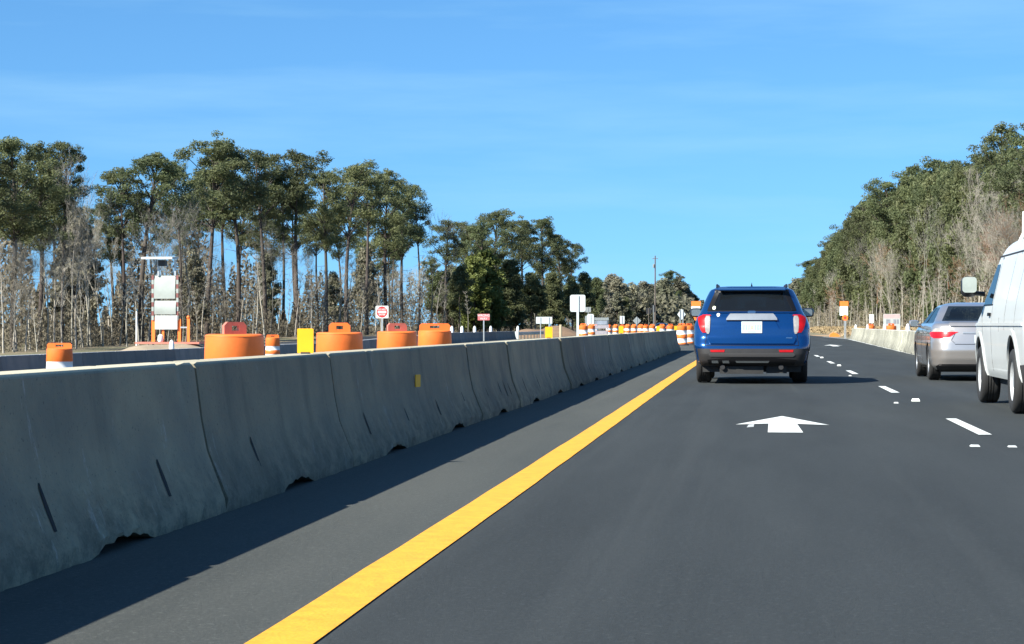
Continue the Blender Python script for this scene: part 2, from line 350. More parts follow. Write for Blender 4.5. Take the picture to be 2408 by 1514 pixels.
marker(2.16,53,.05,.06,.035,m_wht,'raised marker between dashes just right of the blue SUV')
marker(1.95,42.5,.03,.04,.02,m_whtw,'faint marker beside the dash nearest the blue SUV')
marker(2.16,66,.05,.06,.035,m_wht,'raised marker farthest along the dashed line beside the blue SUV')

# ------------------------------------------------------------ concrete barriers
PROF = [(.305,0),(.305,.075),(.20,.33),(.165,.50),(.128,.79),(.112,.81)]
def barrier_mesh(L=3.645, seed=0, notch=True, slots=True):
    rnd = random.Random(seed); mb = MB(); NY = 64; ring = [(x,z) for x,z in PROF]+[(-x,z) for x,z in reversed(PROF)]; nr = len(ring)
    chips = [(rnd.uniform(.1,L-.1), rnd.uniform(.02,.045), rnd.choice([0,1,1])) for _ in range(3)]
    for j in range(NY+1):
        y = L*j/NY; lift = 0
        d = abs(y-L/2)
        if notch and d < .42: lift = .052*(math.cos(d/.42*math.pi/2)**.6)*(1+.16*math.sin(y*31+seed*2)+.1*rnd.random())
        for i,(x,z) in enumerate(ring):
            zz = z
            if i in (0, nr-1): zz = max(lift, 0); 
            if i in (1, nr-2): zz = max(z, lift+.01)+rnd.uniform(-.006,.006)
            xx = x
            if i in (0,1): xx = x+rnd.uniform(-.008,.006)
            for cy,cr,sd in chips:
                if abs(y-cy) < cr and ((sd == 0 and i in (4,5)) or (sd == 1 and i in (6,7))): xx *= .84; zz -= .012
            e = .012 if j in (0,NY) else 0
            mb.v.append((xx*(1-e*2), y, zz-e*(1 if z > .5 else 0)))
    for j in range(NY):
        for i in range(nr):
            a = j*nr+i; b = j*nr+(i+1)%nr; mb.f.append((a,b,b+nr,a+nr)); mb.m.append(0)
    mb.f.append(tuple(range(nr-1,-1,-1))); mb.m.append(0); mb.f.append(tuple(NY*nr+i for i in range(nr))); mb.m.append(0)
    if slots:
        for fy in ((.26,.74) if seed != 1 else (.26,.60,.74,.84)):
            if seed == 3 and fy > .5: continue
            y = L*fy+rnd.uniform(-.05,.05); hw = .022+.008*rnd.random()
            def fx(z): return interp(z, [p[1] for p in PROF], [p[0] for p in PROF])+.0025
            zb = .17+rnd.uniform(-.02,.02); zt = .33+rnd.uniform(-.03,.03); zm = (zb+zt)/2
            mb.add([(fx(zb),y-hw,zb),(fx(zb),y+hw*.6,zb),(fx(zm),y+hw,zm),(fx(zt),y+hw*.5,zt),(fx(zt),y-hw*.2,zt),(fx(zm),y-hw,zm)], [(0,1,2,3,4,5)], 1)
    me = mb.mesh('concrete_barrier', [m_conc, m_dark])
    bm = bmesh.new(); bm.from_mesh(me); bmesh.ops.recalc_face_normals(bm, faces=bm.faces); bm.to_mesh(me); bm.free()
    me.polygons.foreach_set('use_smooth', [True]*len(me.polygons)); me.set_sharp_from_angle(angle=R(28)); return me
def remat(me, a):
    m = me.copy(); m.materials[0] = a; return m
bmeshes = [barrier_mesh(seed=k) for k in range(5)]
ORD = ['first','second','third','fourth','fifth','sixth','seventh','eighth','ninth','tenth','eleventh','twelfth','thirteenth','fourteenth','fifteenth','sixteenth','seventeenth','eighteenth','nineteenth','twentieth','twenty-first','twenty-second','twenty-third','twenty-fourth']
BX = -2.82-.305
vis = 0
for k in range(1, 23):
    y0 = .17+3.66*k
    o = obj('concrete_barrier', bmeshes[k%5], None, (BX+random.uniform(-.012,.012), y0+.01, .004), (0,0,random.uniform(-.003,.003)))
    yc = y0+1.8; extra = ''
    if k == 4: extra = ', small yellow reflector near its end'
    nm = ORD[vis]; vis += 1
    tag(o, f'{nm} section from the near end of the shaded barrier{extra}', 'concrete barrier', 'barrier sections beside the yellow line')
# small yellow reflector screwed on the face
mb = MB(); rbox(mb, -.036,.036,-.004,.004,-.055,.055,.008)
o = mb.build('reflector', m_yp, None, (BX+.192, 18.4, .525), (R(0),0,R(62)))
tag(o, 'small orange-yellow reflector on the shaded face of the near barrier', 'reflector')
# yellow panels standing on the barrier top
def delineator(y, label, X=BX, z=.81, w=.115, h=.178):
    mb = MB(); rbox(mb, -w/2,w/2,-.006,.006,.004,h,.008)
    t = tag(obj('barrier_delineator', None, None, (X,y,z+.004), (0,0,YAW*.6)), label, 'delineator', 'yellow reflective panels on the near barrier')
    mb.build('panel', m_yp, t); b2 = MB(); b2.box(-.03,.03,-.03,.03,0,.012); b2.build('base', m_black, t)
DY = lambda px: BX/atY(px, 760, 1).x
delineator(DY(718), 'large plain yellow panel on the near barrier between two orange barrels')
delineator(DY(1290), 'yellow panel on the barrier left of the tan wooden stake')
delineator(DY(1460), 'yellow panel on the barrier top under the small white sign')
delineator(DY(1547), 'yellow panel on the barrier top, second from its far end')
delineator(DY(1588), 'yellow panel on the very far end of the near barrier')
# lit barrier on the right
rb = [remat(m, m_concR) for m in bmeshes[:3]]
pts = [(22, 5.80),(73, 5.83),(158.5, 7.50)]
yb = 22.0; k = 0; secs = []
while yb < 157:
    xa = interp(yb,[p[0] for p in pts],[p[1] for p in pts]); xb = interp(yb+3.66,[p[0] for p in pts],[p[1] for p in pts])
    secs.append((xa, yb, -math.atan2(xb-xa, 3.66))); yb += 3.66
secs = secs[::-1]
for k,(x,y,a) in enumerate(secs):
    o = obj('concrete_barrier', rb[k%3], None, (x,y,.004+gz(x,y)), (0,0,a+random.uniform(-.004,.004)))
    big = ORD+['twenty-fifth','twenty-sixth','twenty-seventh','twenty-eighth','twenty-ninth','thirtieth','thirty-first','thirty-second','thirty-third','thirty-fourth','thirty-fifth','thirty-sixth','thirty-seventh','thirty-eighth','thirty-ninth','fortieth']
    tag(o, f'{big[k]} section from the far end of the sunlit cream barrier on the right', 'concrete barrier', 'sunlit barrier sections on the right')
# white caps (delineators) on the barriers
def knob(x, y, z, w, h, label, grp):
    mb = MB(); mb.lathe([(w*.5,0),(w*.5,h*.55),(w*.34,h*.85),(w*.12,h)], 12)
    tag(mb.build('barrier_marker', m_whb, None, (x,y,z), smooth=True), label, 'barrier marker', grp)
for (px,lab) in ((2006,'white knob on the far end of the sunlit barrier'),(2033,'second white knob from the far end of the sunlit barrier'),(2069,'third white knob on the sunlit barrier, left of the pink-topped board'),(2123,'white knob on the sunlit barrier nearest the silver sedan')):
    Y = {2006:152,2033:128,2069:104,2123:83}[px]; X = interp(Y,[p[0] for p in pts],[p[1] for p in pts]); knob(X, Y, .80, .16, .28, lab, 'white markers on the right barrier')
# dark second barrier across the median
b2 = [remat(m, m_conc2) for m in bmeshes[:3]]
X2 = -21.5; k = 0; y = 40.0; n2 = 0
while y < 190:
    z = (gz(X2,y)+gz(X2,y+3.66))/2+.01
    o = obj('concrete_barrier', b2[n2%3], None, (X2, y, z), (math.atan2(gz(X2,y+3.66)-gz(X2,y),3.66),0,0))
    tag(o, 'dark concrete barrier section in the row across the median, below the tree line', 'concrete barrier', 'barrier sections across the median'); y += 3.66; n2 += 1
for px, lab in ((392,'large white knob on the median barrier below the trailer sign'),(1067,'white knob on the median barrier just right of the wide orange barrel'),(1091,'second white knob right of the wide orange barrel'),(1121,'smallest white knob, left of the red sign post'),(1159,'white knob on the median barrier right of the red sign'),(1223,'white knob at the start of the guardrail')):
    Y = 21.5*4950/(1767-px)*.99; p = atY(px, 780, Y); knob(X2, Y, gz(X2,Y)+.80, .2 if px == 392 else .26, .36 if px == 392 else .5, lab, 'white markers on the median barrier')

# ------------------------------------------------------------ drums
def make_drum(hw=.26, hang=0, dark=False, first=.33, band=.15, tall=.9, r=.312):
    t = obj('traffic_drum', None)
    prof = []; mi = []; z = .06; 
    segs = []; zt = tall
    zz = tall; col = 0; cuts = [tall]; c = tall-first; cols = [0]
    while c > .1: cuts.append(c); cols.append(1 if cols[-1] == 0 else 0); c -= band
    cuts.append(.06); cuts = cuts[::-1]; cols = cols[::-1]
    rr = lambda h: r*(1.0-.10*(h/tall))*(1 if h < tall*.98 else 1)
    steps = []
    for a, b, cc in zip(cuts[:-1], cuts[1:], cols):
        ra = rr(a)-(.006 if cc else 0); rb_ = rr(b)-(.006 if cc else 0)
        steps += [((ra, a+.004), cc), ((rb_, b-.004), cc)]
    prof = [s[0] for s in steps]; mi = [s[1] for s in steps]
    top = rr(tall)
    prof += [(top+.004, tall-.002),(top-.004, tall+.012),(top-.035, tall+.022),(top-.06,tall+.012),(.02,tall+.014)]; mi += [0]*5
    # colour index belongs to the face above each profile point
    mb = MB(); mb.lathe(prof, 36, mi=mi)
    mb.build('drum_body', [m_ora, m_whb], t, smooth=True, ang=50)
    b = MB(); b.lathe([(r*1.25,0),(r*1.27,.03),(r*1.15,.055),(r*.98,.065)], 28); b.build('rubber_base', m_rub, t, smooth=True, ang=50)
    h = MB(); Hh = .125; x0 = hw/2
    # carrying handle: upright plate with a slot
    out_ = [(-x0,0),(-x0,Hh*.72),(-x0+.035,Hh),(x0-.035,Hh),(x0,Hh*.72),(x0,0)]
    sx = x0*.32
    def P(pts, y0=-.022, y1=.022): h.prism(pts, y0, y1)
    P([(-x0,0),(-sx,0),(-sx,Hh),(-x0+.035,Hh),(-x0,Hh*.72)]); P([(sx,0),(x0,0),(x0,Hh*.72),(x0-.035,Hh),(sx,Hh)])
    P([(-sx,Hh*.7),(sx,Hh*.7),(sx,Hh),(-sx,Hh)], -.0215, .0215); P([(-sx,0),(sx,0),(sx,Hh*.34),(-sx,Hh*.34)], -.0215, .0215)
    h.build('handle', m_orad if dark else m_ora, t, (0,0,tall+.012), (0,0,R(hang)))  # dark handles: shade of the face turned from the sun put into the colour
    return t
DG = 'orange drums behind the near barrier'
def place(d, x, y, label, z=None, group=DG, rz=0):
    d.location = (x, y, gz(x,y)+.02 if z is None else z); d.rotation_euler[2] = rz; tag(d, label, 'traffic drum', group)
place(make_drum(.24, 42, True), atY(551,780,19.8).x, 19.8, 'large orange drum with a dark handle, left of the yellow panel', .01)
place(make_drum(.26, 14), atY(798,780,25.4).x, 25.4, 'scuffed orange drum right of the large yellow panel, its handle slot dark', .01)
place(make_drum(.30, 35, True), atY(933,780,29.8).x, 29.8, 'orange drum with a pale pinkish handle in front of the do not enter sign', .01)
place(make_drum(.52, 14), atY(1022,780,35.3).x, 35.3, 'orange drum with the widest handle, last of the near row', .01)
place(make_drum(.54, 10, first=.275, band=.15), atY(140,780,45).x, 45, 'orange and white drum standing alone at the far left behind the near barrier', -.41)
place(make_drum(.5, 14, first=.33, band=.16), atY(641,780,84).x, 84, 'smaller striped drum just right of the largest orange drum', -.40)
far = make_drum(.34, 10, first=.22, band=.205, tall=.98, r=.29)
place(far, -3.52, 107, 'striped drum past the barrier end, left of two beside the blue SUV', 0)
def dcopy(x, y, label, rz=0, z=None, grp='striped drums lining the median taper'):
    copy_tree(far, loc=(x,y,gz(x,y)+.005 if z is None else z), rz=rz, label=label, group=grp)
dcopy(-3.32, 112.5, 'striped drum touching the left side of the blue SUV, right of two', .4, grp=DG)
FD = [(1371,118,'large far drum right of the tall square sign post'),(1390,150,'reddish far drum below the small white sign back'),(1399,190,'pale far drum left of the grey slatted barricade'),
 (1431,205,'far drum right of the grey slatted barricade'),(1447,200,'far drum left of the third yellow barrier panel'),(1463,196,'far drum behind the third yellow barrier panel'),(1475,190,'far drum right of the third yellow barrier panel'),
 (1490,188,'second far drum right of the third yellow barrier panel'),(1506,184,'far drum below the grey diamond sign'),(1518,182,'far drum left of the dark sign post'),(1533,176,'far drum beside the dark sign post'),
 (1556,160,'far drum right of the fourth yellow barrier panel'),(1576,142,'far drum left of the last yellow barrier panel')]
for px, Y, lab in FD:
    p = atY(px, 780, Y); dcopy(p.x, Y, lab, random.uniform(-.5,.5), .0)
for px, Y, lab in ((2047,140,'orange drum top behind the sunlit barrier under the narrow white sign'),(2095,112,'orange drum top behind the sunlit barrier in front of the pink-topped board')):
    p = atY(px, 770, Y); dcopy(p.x, Y, lab, .3, .0, 'drums behind the right barrier')

# ------------------------------------------------------------ signs
def post(mb, x, y, z0, z1, w=.05): mb.box(x-w/2,x+w/2,y-.02,y+.02,z0,z1)
def sign(name, px0, px1, py0, py1, Y, mat, label, cat, pw=.06, pmat=None, zb=None, rad=.06, posts=(.5,), face=None, group=None, diamond=False, front=False):
    a = atY(px0, py1, Y); b = atY(px1, py0, Y); cx = (a.x+b.x)/2; g = gz(cx, Y) if zb is None else zb
    t = thing(name, label, cat, (cx, Y, g), 0, group); W = b.x-a.x; z0 = a.z-g; z1 = b.z-g
    mb = MB()
    if diamond:
        zc = (z0+z1)/2; h = (z1-z0)/2; mb.prism([(0,zc-h),(W/2,zc),(0,zc+h),(-W/2,zc)], -.004, .004)
    else: rbox(mb, -W/2, W/2, -.004, .004, z0, z1, rad)
    mb.build('sign_panel', mat, t)
    for f in posts:
        p = MB(); x = -W/2+W*f
        if front: p.box(x-pw/2,x+pw/2,.006,.05,0,z1-.05)
        else:
            p.box(x-pw/2,x+pw/2,-.05,-.006,0,z1-.04)
        p.build('post', pmat or m_galv, t)
    return t, W, z0, z1
# square sign seen from behind
t, W, z0, z1 = sign('road_sign', 1340,1376,693,733, 100, m_alu, 'tall pale square sign seen from behind on a light post', 'road sign', .11, m_alu, rad=.09)
t.rotation_euler[2] = 0
# do not enter
t, W, z0, z1 = sign('do_not_enter_sign', 883,913,719,748, 128, m_wsign, 'white square do not enter sign with red disc above the orange barrels', 'road sign', .09, m_galv, front=True, rad=.05)
mb = MB(); mb.lathe([(W*.43,-.010),(W*.43,-.005)], 32); o = mb.build('red_disc', m_red, t, (0,0,(z0+z1)/2), (R(90),0,0)); o.location.y = -.015+.001
mb = MB(); mb.box(-W*.33,W*.33,-.014,-.0075,(z0+z1)/2-W*.085,(z0+z1)/2+W*.085); mb.build('white_bar', m_wsign, t)
text_mesh('DO NOT', W*.17, m_wsign, t, (0,-.011,(z0+z1)/2+W*.2), bold=.002); text_mesh('ENTER', W*.17, m_wsign, t, (0,-.011,(z0+z1)/2-W*.21), bold=.002)
# wrong way
t, W, z0, z1 = sign('wrong_way_sign', 1123,1151,738,753, 160, m_redf, 'small faded red rectangular wrong way sign over the median barrier', 'road sign', .09, m_galv, front=True, rad=.03)
text_mesh('WRONG', W*.26, m_wsign, t, (0,-.008,(z0+z1)/2+W*.13), bold=.0); text_mesh('WAY', W*.26, m_wsign, t, (0,-.008,(z0+z1)/2-W*.14), bold=.0)
# wide white sign back
t, W, z0, z1 = sign('road_sign', 1260,1298,745,761, 205, m_alu, 'wide low white sign back above the left yellow panel', 'road sign', .08, m_galv, posts=(.28,.8), rad=.05)
sign('road_sign', 1380,1396,738,764, 165, m_alu, 'small bright white sign back right of the tall square one', 'road sign', .05, m_alu, rad=.14)
sign('road_sign', 1375,1387,742,766, 172, m_alud, 'dull grey sign back half hidden by the small bright white one', 'road sign', .05, m_galv, rad=.12)
sign('road_sign', 1376,1389,722,734, 240, m_alud, 'tiny grey sign right of the tall square sign, low against dark trees', 'road sign', .05, m_galv, rad=.05)
sign('road_sign', 1457,1468,743,761, 215, m_alu, 'small white sign above the third yellow barrier panel', 'road sign', .05, m_galv, rad=.05)
sign('road_sign', 1487,1507,744,764, 230, m_alud, 'grey diamond sign back low among the distant drums', 'road sign', .06, m_galv, diamond=True, posts=(.5,))
sign('road_sign', 1592,1612,726,752, 135, m_alu, 'pale diamond sign back on two posts left of the blue SUV', 'road sign', .05, m_galv, diamond=True, posts=(.33,.67))
sign('road_sign', 1519,1530,724,738, 235, m_black, 'lower dark square sign beside the utility pole base', 'road sign', .06, m_pole, rad=.02)
sign('road_sign', 1532,1540,717,734, 233, m_black, 'upper dark narrow sign beside the utility pole base', 'road sign', .06, m_alud, rad=.02)
# construction sign stacks
def stack(pcx, Y, label, z=0):
    s = Y/4950; c = atY(pcx, 740, Y); g = gz(c.x, Y) if z is None else z
    t = thing('work_zone_sign', label, 'road sign', (c.x, Y, g), 0, 'speed sign stacks with orange plaques')
    def H(y): return atY(pcx, y, Y).z-g
    mb = MB(); rbox(mb, -.33,.33,-.004,.004,H(720)+.003,H(708),.04); mb.build('orange_plaque', m_osign, t)
    mb = MB(); rbox(mb, -.345,.30,-.004,.004,H(742),H(720),.06); mb.build('white_panel', m_wsign, t)
    mb = MB(); mb.lathe([(.24,-.004),(.24,.004)], 8); mb.build('orange_panel', m_osign, t, (.08,-.012,H(747)), (R(90),R(0),0))
    mb = MB(); mb.lathe([(.10,-.002),(.10,.002)], 12); mb.build('panel_mark', m_red, t, (.08,-.020,H(747)), (R(90),0,0))
    for x in (.03,.13):
        mb = MB(); mb.box(x-.03,x+.03,.006,.05,0,H(712)); mb.build('post', m_galv, t)
    return t
stack(1984, 165, 'white sign with orange plaques above and below, on the right roadside before the trees', None)
stack(1636, 150, 'orange and white sign stack peeking out beside the left mirror of the blue SUV', 0)
m_alup2 = M('pale board', (.40,.41,.38), .6, var=.12, vs=3)
# narrow and wide boards behind the right barrier
sign('road_sign', 2043,2054,739,759, 175, m_wsign, 'narrow white sign behind the sunlit barrier, left of the pink-topped board', 'road sign', .05, m_galv, front=True, rad=.03)
t, W, z0, z1 = sign('notice_board', 2076,2116,738,778, 128, m_alup2, 'large pale board with pinkish top and dark blocks behind the sunlit barrier', 'road sign', .08, m_galv, front=True, posts=(.1,.97), rad=.05)
mb = MB(); mb.box(-W*.47,W*.47,-.007,-.0045,z1-(z1-z0)*.26,z1-.03); mb.build('pink_header', M('faded pink', (.48,.34,.32), .5, var=.1, vs=3), t)
mg = M('grey print', (.22,.23,.25), .6, var=.3, vs=6)
for x0, x1 in ((-.33,-.08),(.10,.26),(.30,.42)):
    mb = MB(); mb.box(W*x0,W*x1,-.007,-.0045,z0+(z1-z0)*.42,z0+(z1-z0)*.68); mb.build('printed_block', mg, t)
# barricade (slatted) in the median
a = atY(1397, 788, 180); b = atY(1431, 746, 180); g = gz(a.x,180)
t = thing('barricade', 'grey slatted barricade among the far drums, right of the small white sign', 'barricade', ((a.x+b.x)/2, 180, 0)); W = b.x-a.x
mgp = M('greyed rail paint', (.30,.27,.29), .6, var=.25, vs=4)
mb = MB(); mb.box(-W*.42,W*.42,-.03,.03,.1,.55); mb.box(-W*.5,W*.5,-.03,.03,.75,1.05); mb.build('lower_board', mgp, t)
mb = MB(); mb.box(-W*.38,W*.38,-.03,.03,1.08,1.42); mb.build('middle_board', M('blue grey board', (.22,.25,.30), .6, var=.2, vs=4), t)
mb = MB()
for k in range(6): mb.box(-W*.5+k*W/6,-W*.5+k*W/6+W/12,-.035,-.031,1.46,1.66)
mb.box(-W*.5,W*.5,-.03,.03,1.45,1.68); mb.build('top_rail', m_alud, t)
for x in (-.45,.42):
    mb = MB(); mb.box(W*x-.04,W*x+.04,.031,.09,0,1.7); mb.build('upright', m_galv, t)
# guardrail
t = thing('guardrail', 'pale steel guardrail at the end of the median barrier', 'guardrail', (X2, 191, gz(X2,191)))
mb = MB(); pr = [(.0,.42),(.05,.47),(.05,.52),(0,.56),(0,.60),(.05,.64),(.05,.69),(0,.74)]
mb.v = [(x,y,z) for y in (0,27) for x,z in pr]; mb.f = [(i,i+1,i+9,i+8) for i in range(7)]; mb.m = [0]*7; mb.build('rail', m_alu, t)
mb = MB(); mb.box(-.35,.35,-.02,.35,0,.80); mb.build('end_terminal', m_alu, t)
for k in range(1, 9):
    mb = MB(); mb.box(-.14,-.01,k*3-.07,k*3+.07,0,.72); mb.build('post', m_pole, t)
# wooden stake, utility pole, pale marker post
def tpost(name, px, py0, py1, Y, r, mat, label, cat, zb=None):
    a = atY(px, py1, Y); b = atY(px, py0, Y); g = gz(a.x,Y) if zb is None else zb; mb = MB()
    mb.tube((0,0,-.1),(0,0,b.z-g),r,r*.85,8); return tag(mb.build(name, mat, None, (a.x,Y,g), smooth=True), label, cat)
tpost('wooden_stake', 1318, 763, 797, 60, .045, m_wood, 'short tan wooden stake between the left yellow panel and the square sign', 'stake')
tpost('marker_post', 321, 732, 812, 100, .045, m_whb, 'slim pale post standing left of the white trailer sign', 'post')
t = thing('utility_pole', 'tall thin utility pole above the distant trees left of the blue SUV', 'utility pole', (atY(1540,700,450).x, 450, -.3))
mb = MB(); mb.tube((0,0,0),(0,0,16.2),.19,.13,10); mb.build('pole', m_pole, t, smooth=True)
mb = MB(); mb.box(-.55,.55,-.06,.06,15.5,15.62); mb.build('crossarm', m_pole, t)
mb = MB(); mb.lathe([(.2,0),(.22,.1),(.22,.7),(.1,.8)], 12); mb.build('transformer', m_alud, t, (-.3,-.1,13.6), smooth=True)
for x in (-.5,.5):
    mb = MB(); mb.lathe([(.05,0),(.07,.08),(.03,.2)], 8); mb.build('insulator', m_alud, t, (x,0,15.62))

# dirt mound and trailer mounted sign
mb = MB(); N = 26
for j in range(N+1):
    for i in range(N+1):
        u = i/N*2-1; v = j/N*2-1; d = math.hypot(u,v); h = max(0, 1-d**3)*(.95+.1*math.sin(u*9)*math.cos(v*7)); x = -27.0+u*3.6; y = 96.5+v*7
        mb.v.append((x,y,gz(x,y)-.1+h*1.13))
mb.f = [(j*(N+1)+i, j*(N+1)+i+1, (j+1)*(N+1)+i+1, (j+1)*(N+1)+i) for j in range(N) for i in range(N)]; mb.m = [0]*len(mb.f)
o = mb.build('dirt_mound', m_sand, smooth=True, ang=80); o['kind'] = 'structure'
mb = MB(); mb.v = []
for j in range(13):
    for i in range(25):
        u = i/12-1; v = j/6-1; d = math.hypot(u,v); mb.v.append((-24+u*5.5, 250+v*7, gz(-24,250)-.05+1.25*max(0,1-d*d)*(1+.2*math.sin(u*7+v*3))))
mb.f = [(j*25+i, j*25+i+1, (j+1)*25+i+1, (j+1)*25+i) for j in range(12) for i in range(24)]; mb.m = [0]*len(mb.f)
o = mb.build('earth_bank', M('brown earth', (.20,.125,.075), .95, var=.3, vs=1, bump=.5, bs=6), smooth=True, ang=80); o['kind'] = 'structure'
m_alup = M('grey green board', (.33,.36,.33), .6, var=.12, vs=1.5); Y = 96; tb = atY(387, 812, Y); gm = .12
t = thing('message_board_trailer', 'white trailer mounted sign with orange posts and solar panel on top, before the left woods', 'trailer sign', (tb.x, Y, gm))
def H6(cy): return atY(387, 573.7+cy*.17892, Y).z-gm
def X6(cx): return atY(302.8+cx*.17892, 760, Y).x-tb.x
mb = MB(); mb.v = [(X6(205),-.55,H6(203)),(X6(612),-.55,H6(203)),(X6(612),.55,H6(203)+.05),(X6(205),.55,H6(203)+.05)]
mb.v += [(x,y,z+.04) for x,y,z in mb.v]; mb.f = [(3,2,1,0),(4,5,6,7),(0,1,5,4),(1,2,6,5),(2,3,7,6),(3,0,4,7)]; mb.m = [0]*6; mb.v = [(x,y,z+(.06 if k_ > 3 else 0)) for k_,(x,y,z) in enumerate(mb.v)]; mb.build('solar_panel', m_alu, t)
mb = MB(); mb.box(X6(400),X6(490),-.2,.2,H6(290),H6(212)); mb.build('control_box', m_black, t)
for a_, b_ in ((378,400),(600,622)):
    mb = MB(); mb.box(X6(a_),X6(b_),-.04,.04,H6(420),H6(206)); mb.build('mast', m_galv, t)
for cy0, cy1, cx0, cx1, m_, lab, tilt in ((415,718,335,612,m_alup,'panel',.10),(745,925,340,622,m_alup,'panel',.06),(940,1120,348,640,m_wsign,'panel',0)):
    mb = MB(); n_ = 8; z0 = H6(cy1); z1 = H6(cy0)
    for j in range(n_+1):
        f = j/n_; mb.v += [(X6(cx0), -.06-.05*math.sin(f*math.pi)*(1 if tilt else 0)+tilt*f, z0+(z1-z0)*f), (X6(cx1), -.06-.05*math.sin(f*math.pi)*(1 if tilt else 0)+tilt*f, z0+(z1-z0)*f)]
    k = len(mb.v); mb.v += [(x,y+.05,z) for x,y,z in mb.v]
    for j in range(n_): mb.f += [(2*j,2*j+1,2*j+3,2*j+2),(k+2*j+2,k+2*j+3,k+2*j+1,k+2*j),(2*j,2*j+2,k+2*j+2,k+2*j),(2*j+3,2*j+1,k+2*j+1,k+2*j+3)]
    mb.f += [(0,k,k+1,1),(2*n_,2*n_+1,k+2*n_+1,k+2*n_)]; mb.m = [0]*len(mb.f); mb.build('panel', m_, t, smooth=True)
for a_, b_ in ((300,328),(624,652)):
    mb = MB(); nn = 10
    for k in range(nn):
        z0 = H6(1000-59*k); z1 = H6(1000-59*(k+1)); mb.box(X6(a_),X6(b_),-.03,.03,z0,z1-.004,k%2)
    mb.build('striped_edge', [m_alup, M('dull red stripe', (.20,.07,.06), .5, var=.2, vs=5)], t)
for a_, b_, c_ in ((296,340,960),(640,680,985),(432,460,1122)):
    mb = MB(); mb.box(X6(a_),X6(b_),.035,.10,.05,H6(c_)); mb.build('orange_post', m_osign, t)
mb = MB(); mb.box(X6(767),X6(803),-.05,.03,.05,H6(975)); mb.lathe([(.075,0),(.09,.05),(.05,.12)], 10, o=(X6(783),-.01,H6(975))); mb.build('jack_post', m_osign, t)
mb = MB(); mb.box(X6(120),X6(960),-.5,.5,.03,.12); mb.build('trailer_bed', m_orad, t)
mb = MB(); mb.box(X6(680),X6(767),-.02,.02,H6(1105),H6(1085)); mb.build('brace', m_galv, t)
mb = MB(); mb.lathe([(.10,0),(.14,.08),(.12,.3),(.03,.36)], 10, o=(X6(432),-.2,H6(1285))); mb.build('lamp', m_whb, t, smooth=True)
# orange flags on the right verge
mb = MB(); mb.prism([(-.5,0),(.55,0),(.25,.28),(-.1,.42),(-.4,.3)], -.25, .25)
p = atY(1957, 786, 190); o = mb.build('sandbag', m_osign, None, (p.x+.2, 190, gz(p.x,190)-.02), smooth=True, ang=60); tag(o, 'orange heap lying on the verge at the right road edge', 'sandbag')
